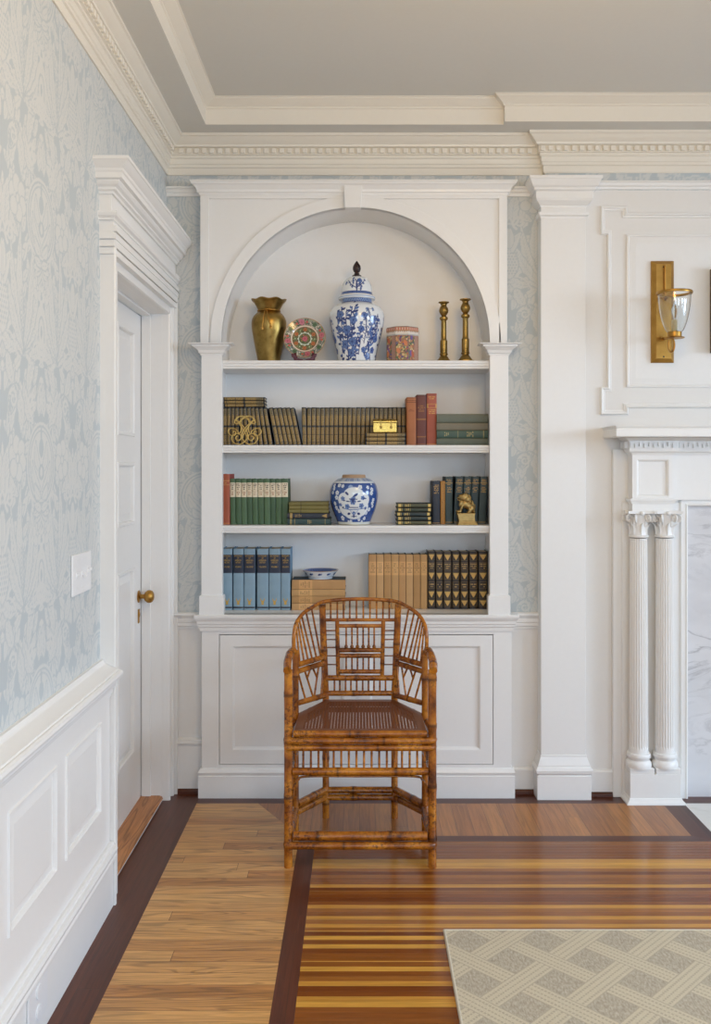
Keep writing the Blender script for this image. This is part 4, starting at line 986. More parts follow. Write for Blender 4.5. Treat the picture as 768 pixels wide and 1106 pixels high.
# ------------------------------------------------------------------ books
ORD = ['first','second','third','fourth','fifth','sixth','seventh','eighth','ninth','tenth','eleventh','twelfth','thirteenth','fourteenth','fifteenth','sixteenth','seventeenth','eighteenth','nineteenth','twentieth','twenty-first','twenty-second','twenty-third','twenty-fourth']
def cloth(name, c, rough=.65):
    m = NT(name, rough); g = m.coord(); a = m.noise(g, 900, 2); b = m.noise(g, 25, 3)
    k = m.mix(a, c, tuple(x*.8 for x in c[:3])+(1,)); m.color(m.mix(m.ramp(b, [(.3, 0.0), (.8, .35)]), k, tuple(min(1, x*1.25+.01) for x in c[:3])+(1,))); return m.m
def spine(name, base, items=(), edge=None, edgew=.12, mott=None, rough=.5):
    """items: (kind, z0, z1, colour) with z as a fraction of the height"""
    m = NT(name, rough); g = m.xyz(m.coord('Generated')); o = m.coord(); x, z = g[0], g[2]
    rnd = m.node('ObjectInfo').outputs['Random']
    c = m.mix(m.noise(o, 700, 2), base, tuple(q*.82 for q in base[:3])+(1,)); c = m.mix(m.ramp(m.noise(o, 22, 3), [(.35, 0.0), (.8, .3)]), c, tuple(min(1, q*1.3+.01) for q in base[:3])+(1,))
    if mott:
        col, scale, lo, hi = mott; c = m.mix(m.ramp(m.noise(m.vec(m.math('ADD', m.math('MULTIPLY', x, 2.0), m.math('MULTIPLY', rnd, 9.0)), 0.0, m.math('MULTIPLY', z, 14.0)), scale, 3, .7), [(lo, 0.0), (hi, 1.0)]), c, col)
    for kind, z0, z1, col in items:
        b = m.band(z, z0, z1)
        if kind == 'text':
            rows = max(1, round((z1-z0)/.035)); lz = m.math('MULTIPLY', m.math('SUBTRACT', z, z0), rows/(z1-z0)); 
            rowm = m.band(m.math('FRACT', lz), .2, .72); cell = m.white(m.vec(m.math('FLOOR', m.math('MULTIPLY', x, 13.0)), m.math('FLOOR', lz), rnd))
            ext = m.math('LESS_THAN', m.math('ABSOLUTE', m.math('SUBTRACT', x, .5)), m.math('ADD', .18, m.math('MULTIPLY', m.white(m.vec(m.math('FLOOR', lz), z0, 2.0)), .22)))
            b = m.math('MULTIPLY', m.math('MULTIPLY', b, rowm), m.math('MULTIPLY', ext, m.math('GREATER_THAN', cell, .22)))
        elif kind == 'vtext':
            rows = max(1, round((z1-z0)/.030)); lz = m.math('MULTIPLY', m.math('SUBTRACT', z, z0), rows/(z1-z0)); rowm = m.band(m.math('FRACT', lz), .3, .7)
            cell = m.white(m.vec(m.math('FLOOR', m.math('MULTIPLY', x, 9.0)), m.math('FLOOR', lz), rnd)); b = m.math('MULTIPLY', m.math('MULTIPLY', b, rowm), m.math('MULTIPLY', m.band(x, .2, .8), m.math('GREATER_THAN', cell, .35)))
        elif kind == 'urn':
            u = m.math('MULTIPLY', m.math('ABSOLUTE', m.math('SUBTRACT', x, .5)), 2.0); v = m.math('DIVIDE', m.math('SUBTRACT', z, z0), z1-z0)
            tri = m.math('LESS_THAN', u, m.math('MULTIPLY', m.math('POWER', v, .75), .78)); fr = m.math('LESS_THAN', v, .93)
            b = m.math('MULTIPLY', m.math('MULTIPLY', b, tri), fr)
        elif kind == 'rules':
            b = m.math('MULTIPLY', b, m.band(m.math('FRACT', m.math('DIVIDE', m.math('SUBTRACT', z, z0), (z1-z0)/2)), .2, .6))
        elif kind == 'frame':
            b = m.math('MULTIPLY', b, m.math('MAXIMUM', m.math('GREATER_THAN', m.math('ABSOLUTE', m.math('SUBTRACT', x, .5)), .36), m.math('SUBTRACT', 1.0, m.band(z, z0+.008, z1-.008))))
        c = m.mix(b, c, col)
    if edge: c = m.mix(m.math('SUBTRACT', 1.0, m.band(x, edgew, 1-edgew)), c, edge)
    m.color(c); return m.m
def book(w, h, d, cov, spn, label, group, loc, lean=0.0, lie=0, yaw=0.0, t=.0022, round_=.003, pagec=None, ribs=None, over=.003):
    o = thing('book', label, 'book', (0, 0, 0), group)
    mb = MB(); n = 8; A = [(-w/2, d), (-w/2, .007)]; arcp = []
    for i in range(n+1):
        a = PI*(i/n); arcp.append((-w/2*math.cos(a)*.985, .004-round_*math.sin(a)-.001))
    pts = A + arcp + [(w/2, .007), (w/2, d), (w/2-t, d), (w/2-t, .006), (-w/2+t, .006), (-w/2+t, d)]
    k = len(pts); vs = [(x, y, 0) for x, y in pts] + [(x, y, h) for x, y in pts]; mb.add(vs, [])
    for i in range(k):
        j = (i+1) % k; mb.f.append((i, j, j+k, i+k)); mb.m.append(1 if 2 <= i < 2+n else 0)
    for b, top in ((0, 0), (k, 1)):
        sp = [b+i for i in range(1, k-5)] + [b+k-3, b+k-2]            # spine cap
        mb.f.append(tuple(sp if top else sp[::-1])); mb.m.append(1)
        for q in ((b+0, b+1, b+k-2, b+k-1), (b+k-6, b+k-5, b+k-4, b+k-3)): mb.f.append(q); mb.m.append(0)
    if ribs:
        for z in ribs:
            rp = [(x*1.0, y-.0016, z*h+dz) for dz in (-.0022, .0022) for x, y in arcp]; q = [(x, y+.002, z*h+dz*2) for dz in (-.0022, .0022) for x, y in arcp]; m_ = n+1; b0 = len(mb.v); mb.add([q[i] for i in range(m_)]+rp+[q[m_+i] for i in range(m_)], [])
            for r in range(3):
                for i in range(n): mb.f.append((b0+r*m_+i, b0+r*m_+i+1, b0+(r+1)*m_+i+1, b0+(r+1)*m_+i)); mb.m.append(1)
    c = mb.build('cover', [cov, spn], o, smooth=40)
    p = MB(); p.box(-w/2+t-.0002, w/2-t+.0002, .0055, d-.004, over, h-over); p.build('pages', pagec or PAGES, o)
    x, y, z = loc
    if lie == 0:
        o.rotation_euler = (0, lean, yaw); o.location = (x, y, z + abs(math.sin(lean))*w/2)
    elif lie == 1: o.rotation_euler = (0, PI/2, 0); o.location = (x, y, z+w/2)       # head to the right, x is the left end
    else: o.rotation_euler = (0, -PI/2, 0); o.location = (x+h, y, z+w/2)              # head to the left
    if lie and yaw: o.rotation_mode = 'QUATERNION'; o.rotation_quaternion = Matrix.Rotation(yaw, 3, 'Z').to_quaternion() @ Matrix.Rotation(PI/2 if lie == 1 else -PI/2, 3, 'Y').to_quaternion()
    return o
def rj(a): return random.uniform(-a, a)
S1, S2, S3 = SH
NAVY = cloth('navy_cloth', lin(34, 42, 62)); 
GSP = spine('gilt_tooled_spine', lin(164, 134, 76), [('solid', .0, .035, lin(40, 38, 36)), ('solid', .075, .09, lin(60, 52, 36)), ('solid', .285, .30, lin(70, 60, 38)), ('solid', .48, .53, lin(44, 42, 40)), ('rules', .79, .83, lin(56, 50, 36)), ('solid', .80, .965, lin(120, 104, 68)), ('text', .83, .94, lin(60, 54, 40)), ('solid', .965, 1.0, lin(34, 34, 36))],
            lin(34, 36, 44), .09, (lin(92, 78, 48), 3.2, .46, .62), .42)
# second shelf, left: eleven upright small gilt books, progressively leaning, and three lying on top
g1 = 'small gilt-spined navy books behind the cipher trivet'; yb = .078; k = K(yb); hB, dB = .176, .114
n = 11; pos = ITL+.002
for i in range(n):
    wB = .0178+rj(.0005); a = math.radians(9.5)*max(0, (i-2)/(n-3)); ww = wB/math.cos(a)
    book(wB-.0006, hB+rj(.0012), dB, NAVY, GSP, '%s from left of eleven upright gilt-spined navy books behind the brass cipher trivet' % ORD[i], g1, (pos+ww/2, yb+rj(.002), S2), -a)
    a2 = math.radians(9.5)*max(0, (i+1-2)/(n-3)); pos += ww + .0003 + hB*(math.tan(a2)-math.tan(a))
pos2 = PX(297.9, yb); g2 = 'slanting small gilt-spined navy books'
for i in range(6):
    wB = .0186+rj(.0005); a = math.radians(11.3); ww = wB/math.cos(a)
    book(wB-.0006, hB+rj(.001), dB, NAVY, GSP, '%s from left of six gilt-spined navy books slanting mid-left on the second shelf' % ORD[i], g2, (pos2+ww/2, yb+rj(.002), S2), -a)
    pos2 += ww+.0006
g3 = 'small gilt-spined navy books lying on top of the upright ones'; zt = S2+hB+.0016; zs = []
for i in range(3):
    wB = .0148; nm = ('lowest', 'middle', 'topmost')[i]
    book(wB, .1885 if i == 0 else .190, .11, NAVY, GSP, '%s of three gilt-spined navy books lying flat above the brass cipher trivet' % nm, g3, (ITL+.003+(.003 if i == 0 else 0), .076+rj(.002), zt), 0, 1); zt += wB+.0004
# second shelf, middle: a straight row of twenty-three
g4 = 'small gilt-spined navy books in the long straight row'; pos = PX(326.6, yb); end = PX(438.4, yb); pit = (end-pos)/23
for i in range(23):
    a = -math.radians(1.3) if i == 0 else 0
    book(pit-.0009+rj(.0004), hB+rj(.001), dB, NAVY, GSP, '%s from left in the straight row of twenty-three gilt-spined books, second shelf' % ORD[i], g4, (pos+pit*(i+.5), yb+rj(.0015), S2), a)
g5 = 'small gilt-spined navy books stacked under the gold box'; z = S2; yl = -.030
for i in range(3):
    wB = .0180; nm = ('lowest', 'middle', 'topmost')[i]
    book(wB, .1795, .100, NAVY, GSP, '%s of three gilt-spined books lying flat under the small gold box' % nm, g5, (PX(394.8, yl)+.0005*i, yl+rj(.002), z), 0, 1); z += wB+.0003
ZBOX = z
ys_ = .02
for a, b, top, col, nm, nm2 in ((439.2, 449.6, 429, lin(170, 102, 56), 'orange-brown book with ruled spine head, left of the dark red book', 1), (450.0, 460.6, 426.3, lin(104, 52, 42), 'tall dark maroon book between the orange-brown and the brick red one', 2), (461.0, 471.9, 424.9, lin(170, 86, 62), 'tallest brick red book beside the grey-green lying stack', 3)):
    gold = lin(150, 100, 50) if nm2 < 3 else lin(200, 150, 80)
    it = [('solid', .965, 1, tuple(q*.7 for q in col[:3])+(1,)), ('solid', .02, .03, gold)] + ([('rules', .88, .95, lin(110, 56, 28)), ('text', .70, .76, lin(130, 66, 32))] if nm2 == 1 else [('text', .66, .80, gold), ('solid', .5, .53, gold), ('solid', .16, .18, gold)] if nm2 == 2 else [('text', .88, .95, gold), ('text', .60, .70, gold), ('frame', .72, .80, gold)])
    x0, x1 = PX(a, ys_), PX(b, ys_); book(x1-x0-.0006, PZ(top, ys_)-S2, .15, cloth('cloth_red_%d' % nm2, col), spine('spine_red_%d' % nm2, col, it), nm, 'three tall red books', ((x0+x1)/2, ys_, S2))
z = S2; cg = [(lin(92, 100, 86), [], 'lowest, grey-green,'), (lin(62, 86, 74), [('text', .14, .24, lin(150, 140, 96)), ('solid', .40, .42, lin(120, 118, 84)), ('text', .58, .72, lin(160, 146, 96)), ('solid', .90, .92, lin(150, 140, 96))], 'second, dark green gilt-marked,'), (lin(118, 112, 94), [], 'third, faded brown-grey,'), (lin(98, 104, 90), [], 'topmost, grey-green,')]
for i, (col, it, nm) in enumerate(cg):
    w_ = (.0325, .0350, .0340, .0400)[i]; x0 = PX(471.6, .0)+(0 if i % 2 == 0 else .001)
    book(w_-.0006, PX(527.6, .0)-x0-.001, .155, cloth('cloth_grey_%d' % i, col), spine('spine_grey_%d' % i, col, list(it)+[('rules', .03, .06, tuple(q*.75 for q in col[:3])+(1,))]), '%s of four books lying at the right end of the second shelf' % nm, 'grey-green books lying at the right', (x0, .0+rj(.003), z), 0, 1); z += w_
# third shelf
y3 = .020
x0 = PX(239.3, y3); col = lin(166, 84, 54)
book(.0375, PZ(512, y3)-S3, .15, cloth('cloth_rust', lin(150, 52, 40)), spine('spine_rust', col, [('solid', .86, .875, lin(200, 150, 90)), ('solid', .78, .79, lin(200, 150, 90)), ('text', .80, .85, lin(190, 140, 80)), ('solid', .02, .03, lin(190, 140, 80))]), 'rust red book at the left end of the third shelf beside green books', None, (x0+.019, y3-.004, S3))
GRN = cloth('green_cloth', lin(62, 92, 60)); GCOL = [lin(72, 100, 66), lin(66, 94, 62), lin(78, 106, 72), lin(62, 90, 60)]
gm = [spine('spine_green_%d' % i, c, [('solid', .60, .915, lin(218, 204, 176)), ('text', .76, .90, lin(70, 60, 50)), ('solid', .735, .742, lin(170, 120, 80)), ('text', .64, .72, lin(150, 90, 60))]) for i, c in enumerate(GCOL)]
edges = [248.3, 254.0, 260.3, 266.4, 272.4, 278.3, 285.0, 291.6, 297.6, 303.9, 311.2]
for i in range(10):
    a = -math.radians(.9); x0, x1 = PX(edges[i], y3), PX(edges[i+1], y3)
    book(x1-x0-.0008, PZ(517.2, y3)-S3+rj(.0006), .15, GRN, gm[i % 4], '%s from left of ten green cloth books with cream paper labels' % ORD[i], 'green cloth books with cream labels', ((x0+x1)/2+.0022, y3+rj(.002), S3), a)
z = S3; y4 = -.005
for i, (px0, px1, w_, col, it, nm) in enumerate(((310.4, 357.4, .0285, lin(48, 72, 70), [('solid', .06, .10, lin(150, 130, 80)), ('solid', .16, .175, lin(150, 130, 80)), ('text', .46, .56, lin(160, 140, 90)), ('solid', .86, .875, lin(150, 130, 80))], 'lowest, dark teal,'), (310.4, 355.8, .0250, lin(38, 44, 54), [('solid', .06, .12, lin(170, 140, 84)), ('text', .18, .34, lin(150, 126, 78)), ('urn', .82, .95, lin(170, 140, 84))], 'second, navy gilt-marked,'), (312.0, 355.0, .0165, lin(118, 110, 58), [('solid', .29, .31, lin(70, 66, 36))], 'third, olive,'), (312.4, 354.6, .0165, lin(124, 114, 62), [('solid', .29, .31, lin(70, 66, 36))], 'fourth, olive,'), (312.2, 354.9, .0170, lin(112, 104, 54), [('solid', .29, .31, lin(70, 66, 36))], 'topmost, olive,'))):
    x0, x1 = PX(px0, y4), PX(px1, y4); book(w_-.0005, x1-x0, .13, cloth('cloth_l%d' % i, col), spine('spine_l%d' % i, col, it), '%s of five books lying left of the blue ginger jar' % nm, 'books lying left of the ginger jar', (x0, y4+rj(.002), z), 0, 1); z += w_
z = S3; y4 = -.004
for i in range(5):
    x0, x1 = PX(428.4, y4), PX(466.2, y4); w_ = .0195; col = (lin(84, 84, 56), lin(40, 52, 50), lin(38, 52, 54), lin(52, 60, 46), lin(72, 74, 52))[i]; gold = lin(206, 176, 100)
    book(w_-.0012, x1-x0, .13, cloth('cloth_r%d' % i, lin(26, 36, 36)), spine('spine_r%d' % i, col, [('solid', .05, .13, gold), ('solid', .15, .16, gold), ('text', .24, .36, gold), ('solid', .385, .395, gold), ('solid', .90, .975, gold)], lin(24, 30, 30), .14), '%s from the bottom of five dark gilt-marked books lying right of the ginger jar' % ORD[i], 'dark books lying right of the ginger jar', (x0-(.004 if i == 2 else 0), y4+rj(.003), z), 0, 1); z += w_
y5 = .045; gold = lin(176, 140, 80)
x0, x1 = PX(467.0, y5), PX(475.6, y5); book(x1-x0-.0008, PZ(519.4, y5)-S3, .14, cloth('cloth_ink', lin(32, 38, 52)), spine('spine_ink', lin(40, 48, 62), [('text', .70, .92, gold), ('solid', .02, .035, gold)]), 'narrow ink blue book left of the gold-brown slim one, third shelf', None, ((x0+x1)/2, y5, S3), 0)
x0, x1 = PX(476.0, y5), PX(481.2, y5); book(x1-x0-.0008, PZ(519.6, y5)-S3, .14, cloth('cloth_ochre', lin(168, 116, 50)), spine('spine_ochre', lin(182, 130, 58), [], None, .1, (lin(130, 84, 34), 3, .5, .7)), 'slim gold-brown book squeezed between ink blue and dark teal books', None, ((x0+x1)/2-.0008, y5, S3), 0)
ed = [480.8, 489.3, 498.3, 507.0, 515.7, 524.4]; TEALC = cloth('teal_cloth', lin(34, 50, 56)); tm = [spine('spine_teal_%d' % i, c, [('text', .82, .95, gold), ('solid', .855, .875, gold), ('text', .66, .79, gold), ('rules', .02, .06, gold)]) for i, c in enumerate((lin(58, 76, 78), lin(52, 70, 74)))]
for i in range(5):
    x0, x1 = PX(ed[i], y5), PX(ed[i+1], y5); a = math.radians(0 if i == 0 else 2.9); book(x1-x0-.0022, PZ(514.6, y5)-S3-.001, .142, TEALC, tm[i % 2], '%s from left of five tall dark teal books behind the gilt lion' % ORD[i], 'tall dark teal books behind the lion', ((x0+x1)/2+(.0016 if i else 0), y5+rj(.002), S3), a)
# bottom shelf
zct += .0006
y6 = .050; BLUEC = cloth('blue_cloth', lin(112, 146, 172)); gold = lin(214, 172, 88)
bsp = spine('spine_blue', lin(134, 160, 176), [('solid', .605, .905, lin(36, 42, 60)), ('solid', .03, .055, lin(44, 46, 56))])
def lettering(lines, size, width, gap):
    cu = bpy.data.curves.new('t', 'FONT'); cu.body = '\n'.join(lines); cu.size = size; cu.align_x = 'CENTER'; cu.space_line = gap; cu.extrude = .0002; cu.resolution_u = 2
    ob = bpy.data.objects.new('t', cu); COL.objects.link(ob); dg = bpy.context.evaluated_depsgraph_get(); dg.update(); me = bpy.data.meshes.new_from_object(ob.evaluated_get(dg)); bpy.data.objects.remove(ob); bpy.data.curves.remove(cu)
    me.transform(Matrix.Rotation(PI/2, 4, 'X')); xs = [v.co.x for v in me.vertices]; s = width/max(1e-6, max(xs)-min(xs)); s = min(1, s); me.transform(Matrix.Diagonal((s, 1, 1, 1))); return me
spx = [(239.6, 250.9), (251.7, 263.0), (263.2, 275.7), (277.3, 290.0), (290.3, 303.0), (303.1, 313.6)]
for i, (a, b) in enumerate(spx):
    x0, x1 = PX(a, y6), PX(b, y6); w_ = x1-x0-.0012; h_ = PZ(592.8, y6+.0)-zct
    o = book(w_, h_, .140, BLUEC, bsp, '%s from left of six tall light blue volumes with black title labels' % ORD[i], 'light blue volumes on the bottom shelf', ((x0+x1)/2, y6, zct), 0, t=.003, round_=.0035, over=.004)
    me = lettering(['DICTIONARY', 'OF', 'AMERICAN', 'HISTORY', '', 'VOLUME ' + ('I', 'II', 'III', 'IV', 'V', 'VI')[i]], .0105, w_*.76, .95); me.materials.append(GOLDLEAF); me.transform(Matrix.Translation((0, -.0012, h_*.872)))
    t_ = bpy.data.objects.new('title_lettering', me); COL.objects.link(t_); t_.parent = o; t_['label'] = 'gold title lettering'
    mb = MB(); c_ = h_*.145; P = [(0, -.016), (.005, -.016), (.0055, -.004), (.010, .008), (.0085, .015), (.0055, .006), (.002, .002), (-.002, .002), (-.0055, .006), (-.0085, .015), (-.010, .008), (-.0055, -.004), (-.005, -.016)]
    mb.prism([(x, c_+z) for x, z in P[1:]], 'y', -.0012, .001); e = mb.build('gilt_emblem', GOLDLEAF, o); e['label'] = 'small gold emblem'
TAN = lin(186, 146, 92)
DTEAL = cloth('dark_teal_boards', lin(34, 50, 52))
def tanspine(i, c): return spine('spine_tan_%d' % i, c, [('solid', .62, .87, tuple(min(1, q*1.25) for q in c[:3])+(1,)), ('text', .66, .85, tuple(q*.72 for q in c[:3])+(1,))], rough=.7)
ts = [tanspine(i, c) for i, c in enumerate((lin(186, 142, 92), lin(196, 154, 104), lin(178, 136, 86), lin(190, 148, 96)))]
z = zct; y7 = .050
for i, (w_, nm) in enumerate(((.0300, 'lowest'), (.0335, 'second from the bottom'), (.0310, 'third from the bottom'), (.0440, 'topmost'))):
    x0, x1 = PX(315.2, y7), PX(373.0, y7); book(w_-.0006, x1-x0, .135, DTEAL, ts[(i+1) % 4], '%s of four tan-spined books lying under the porcelain dish' % nm, 'tan-spined books lying under the dish', (x0+rj(.001), y7+rj(.002), z), 0, 2, round_=.002); z += w_
ZDISH = z
y8 = .085; ed = [398.0, 406.6, 414.6, 422.8, 430.8, 438.4, 446.2, 454.2, 461.6]
for i in range(8):
    x0, x1 = PX(ed[i], y8), PX(ed[i+1], y8); book(x1-x0-.0014, PZ(599.0, y8)-zct+rj(.001), .105, DTEAL, ts[i % 4], '%s from left of eight upright tan-spined books above the chair back' % ORD[i], 'upright tan-spined books', ((x0+x1)/2, y8+rj(.002), zct), 0, round_=.002)
GD = lin(210, 170, 92); LEA = cloth('dark_brown_leather', lin(30, 25, 24), .4)
gsp = []
for i, c in enumerate((lin(48, 40, 34), lin(62, 52, 44))):
    it = [('urn', .855, .955, GD), ('frame', .845, .965, lin(110, 90, 56)), ('text', .695, .80, lin(180, 146, 84)), ('frame', .675, .815, lin(110, 90, 56)), ('urn', .525, .635, GD), ('frame', .515, .645, lin(110, 90, 56)), ('text', .37, .45, lin(170, 138, 80)), ('frame', .35, .475, lin(110, 90, 56)), ('urn', .20, .31, GD), ('frame', .185, .32, lin(110, 90, 56)), ('urn', .055, .155, GD), ('frame', .045, .165, lin(110, 90, 56))]
    gsp.append(spine('spine_leather_%d' % i, c, it, lin(24, 20, 19), .08, None, .35))
ed = [462.0, 470.4, 478.8, 488.0, 497.0, 506.4, 516.6, 527.0]
for i in range(7):
    x0, x1 = PX(ed[i], y8), PX(ed[i+1], y8); book(x1-x0-.0016, PZ(595.8, y8)-zct+rj(.001), .105, LEA, gsp[1 if i == 2 else 0], '%s from left of seven dark leather volumes with gilt urns at far right' % ORD[i], 'dark leather volumes with gilt spines', ((x0+x1)/2, y8+rj(.003), zct), 0, ribs=(.025, .175, .335, .495, .66, .83, .975), round_=.004)

# ------------------------------------------------------------------ painted porcelain
class Canvas:
    """paints flat motifs on unrolled (u along the wall, z up) vertex coordinates"""
    def __init__(s, U, Z, base): s.U, s.Z = U, Z; s.C = np.tile(np.array(base[:3], dtype=np.float32), (len(U), 1))
    def fill(s, mask, col): s.C[mask] = col[:3]
    def disc(s, u, z, r, col, rz=None): s.fill(((s.U-u)/r)**2+((s.Z-z)/(rz or r))**2 < 1, col)
    def ring(s, u, z, r, w, col, rz=None):
        q = np.sqrt(((s.U-u)/r)**2+((s.Z-z)/(rz or r))**2); s.fill(np.abs(q-1) < w/r, col)
    def leaf(s, u, z, L, w, ang, col, edge=None):
        a = math.radians(ang); du, dz = math.sin(a), math.cos(a); ru, rz = s.U-u, s.Z-z
        t = (ru*du+rz*dz)/L; q = ru*dz-rz*du; m = (t > 0) & (t < 1); pr = w*np.sin(PI*np.clip(t, 0, 1))**.8
        s.fill(m & (np.abs(q) < pr), col)
        if edge is not None: s.fill(m & (np.abs(q) < pr) & (np.abs(q) > pr-.0011), edge)
    def line(s, P, w, col):
        for (u0, z0), (u1, z1) in zip(P, P[1:]):
            d = math.hypot(u1-u0, z1-z0); 
            if d < 1e-6: continue
            t = np.clip(((s.U-u0)*(u1-u0)+(s.Z-z0)*(z1-z0))/d**2, 0, 1)
            s.fill((s.U-u0-t*(u1-u0))**2+(s.Z-z0-t*(z1-z0))**2 < w*w, col)
    def flower(s, u, z, r, col, heart, n=5, rot=0.0, edge=None):
        for k in range(n):
            a = 2*PI*k/n+rot
            if edge is not None: s.disc(u+r*.6*math.cos(a), z+r*.6*math.sin(a), r*.48, edge)
            s.disc(u+r*.6*math.cos(a), z+r*.6*math.sin(a), r*.40, col)
        s.disc(u, z, r*.26, heart)
def dense(prof, n):
    P = [Vector((r, z, 0)) for r, z in prof]; L = [0]
    for a, b in zip(P, P[1:]): L.append(L[-1]+(b-a).length)
    out = []
    for i in range(n+1):
        x = L[-1]*i/n; j = 0
        while j < len(L)-2 and L[j+1] < x: j += 1
        q = P[j].lerp(P[j+1], (x-L[j])/max(1e-9, L[j+1]-L[j])); out.append((max(.0004, q.x), q.y))
    return out
def smooth_prof(prof, n=6): return [(p.x, p.y) for p in crom([(r, z, 0) for r, z in prof], n)]
def unroll(mb, c, seg, Rref):
    V = np.array(mb.v); a = np.arctan2(V[:,1]-c[1], V[:,0]-c[0]); u = np.mod(a+PI/2+PI, 2*PI)-PI
    return u*Rref, V[:,2]-c[2], u
WHT, INK, MID, PALE = lin(226, 229, 230), lin(44, 64, 122), lin(84, 112, 168), lin(140, 164, 200)
Yt = .062; kt = K(Yt)
# --- temple jar
xc, zc = PX(385.4, Yt), S1
jar = thing('temple_jar', 'tall lidded blue and white floral porcelain jar with dark wooden finial, top shelf', 'jar', (xc, Yt, zc))
def zz(c): return (573-c)/4.8*kt                          # crop rows of the photo -> height above the shelf
def rr(h): return h/4.8*kt
prof = [(rr(60), 0), (rr(97), .001), (rr(99), zz(560)), (rr(107), zz(510)), (rr(123), zz(450)), (rr(137), zz(390)), (rr(143), zz(345)), (rr(140), zz(318)), (rr(127), zz(292)), (rr(108), zz(278)), (rr(88), zz(271)), (rr(80), zz(266)), (rr(78), zz(250)), (rr(77), zz(240))]
prof = prof[:2] + smooth_prof(prof[2:10], 6) + prof[10:]
mb = MB(); mb.lathe(dense(prof, 170), (xc, Yt, zc), seg=330)
U, Z, A = unroll(mb, (xc, Yt, zc), 330, .112); cv = Canvas(U, Z, WHT); rnd = random.Random(5)
zt = zz(300)
def branch(cv, P, seed, dark, mid, leaf=.016, kind=0):
    R = random.Random(seed); cv.line(P, .0022, dark)
    for (u0, z0), (u1, z1) in zip(P, P[1:]):
        n = max(2, int(math.hypot(u1-u0, z1-z0)/.011))
        for i in range(n):
            t = (i+R.random()*.6)/n; u, z = u0+(u1-u0)*t, z0+(z1-z0)*t; sd = R.choice((-1, 1)); L = leaf*R.uniform(.7, 1.25); ang = sd*R.uniform(25, 95)
            if kind == 0: cv.leaf(u, z, L, L*.27, ang, R.choice((dark, dark, mid)))
            else:
                a = math.radians(ang); e = (u+L*math.sin(a), z+L*math.cos(a)); cv.line([(u, z), e], .0011, dark)
                for q in range(4): cv.leaf(e[0], e[1], L*.55, L*.17, ang-75+q*50, mid, dark)
for base in (0.0, .235, -.235, .47):                      # the same planting round the jar
    b = base
    branch(cv, [(b-.045, .004), (b-.052, .06), (b-.038, .11), (b-.060, .17), (b-.066, .235)], 1, INK, MID)
    branch(cv, [(b-.040, .10), (b-.010, .15), (b-.012, .21), (b-.004, .245)], 2, INK, MID, .018)
    branch(cv, [(b-.050, .05), (b-.085, .10), (b-.090, .16)], 3, INK, MID, .017)
    branch(cv, [(b-.045, .01), (b-.010, .04), (b+.004, .09)], 8, INK, MID, .018)
    for sd_ in range(5): branch(cv, [(b-.095+sd_*.022, .004+.03*(sd_%2)), (b-.085+sd_*.020, .05+.03*(sd_%3)), (b-.09+sd_*.024, .11+.04*(sd_%2))], 30+sd_, INK, MID, .020)
    for sd_ in range(4): branch(cv, [(b-.090+sd_*.022, .12+.02*(sd_%2)), (b-.085+sd_*.02, .17), (b-.085+sd_*.022, .225+.012*(sd_%2))], 40+sd_, INK, MID, .018)
    for u, z, r in ((-.046, .135, .019), (-.014, .178, .016), (-.062, .075, .018), (-.022, .085, .019), (-.070, .205, .016), (-.030, .035, .018), (-.080, .14, .014)):
        cv.flower(b+u, z, r, MID, INK, 6, z*40, INK)
    branch(cv, [(b+.085, .004), (b+.070, .06), (b+.084, .11), (b+.062, .17), (b+.048, .235)], 4, INK, PALE, .017, 1)
    branch(cv, [(b+.078, .10), (b+.100, .15), (b+.094, .21)], 5, INK, PALE, .016, 1); branch(cv, [(b+.075, .08), (b+.05, .12), (b+.038, .15)], 6, INK, PALE, .014, 1)
    branch(cv, [(b+.06, .004), (b+.045, .03), (b+.052, .07)], 7, INK, MID, .017)
    for sd_ in range(4): branch(cv, [(b+.010+sd_*.026, .03+.05*(sd_%2)), (b+.018+sd_*.025, .09+.05*(sd_%2)), (b+.012+sd_*.026, .15+.05*(sd_%2))], 60+sd_, INK, MID, .019, sd_%2)
    for u, z, r in ((.020, .14, .014), (.030, .20, .013), (.10, .10, .016), (.075, .185, .014)): cv.flower(b+u, z, r, MID, INK, 6, z*50, INK)
    for u, z, r in ((.062, .022, .017), (.092, .05, .015), (.036, .05, .013)): cv.flower(b+u, z, r, MID, INK, 5, z*30, INK)
    cv.leaf(b-.02, .262, .018, .004, 60, INK); cv.leaf(b-.004, .27, .014, .004, -70, INK)
nk = (Z > zz(267)); cv.fill(nk, PALE); cv.fill(nk & ((np.mod(A*26/PI+Z*60, 1) < .22) | (np.mod(A*26/PI-Z*60, 1) < .22)), INK); cv.fill((Z > zz(268)) & (Z < zz(263)), INK); cv.fill(Z < .0035, INK)
mb.build('body', PORCELAIN, jar, smooth=50, attr=cv.C)
lp = [(rr(70), zz(247)), (rr(94), zz(246)), (rr(96), zz(240)), (rr(95), zz(234)), (rr(86), zz(226)), (rr(81), zz(214)), (rr(80), zz(200)), (rr(76), zz(175)), (rr(68), zz(154)), (rr(54), zz(138)), (rr(36), zz(129)), (rr(18), zz(126)), (rr(4), zz(125.5))]
lp = lp[:4] + smooth_prof(lp[4:], 5)
mb = MB(); mb.lathe(dense(lp, 90), (xc, Yt, zc), seg=260); U, Z, A = unroll(mb, (xc, Yt, zc), 260, .07); cv = Canvas(U, Z, WHT)
cv.fill((Z > zz(225)) & (Z < zz(212)), MID); cv.fill((Z > zz(225)) & (Z < zz(212)) & (np.mod(A*40/PI, 1) < .35), INK); cv.fill((Z > zz(226)) & (Z < zz(223.5)), INK); cv.fill((Z > zz(213.5)) & (Z < zz(211)), INK); cv.fill((Z > zz(241)) & (Z < zz(236)), PALE)
z0 = zz(208)
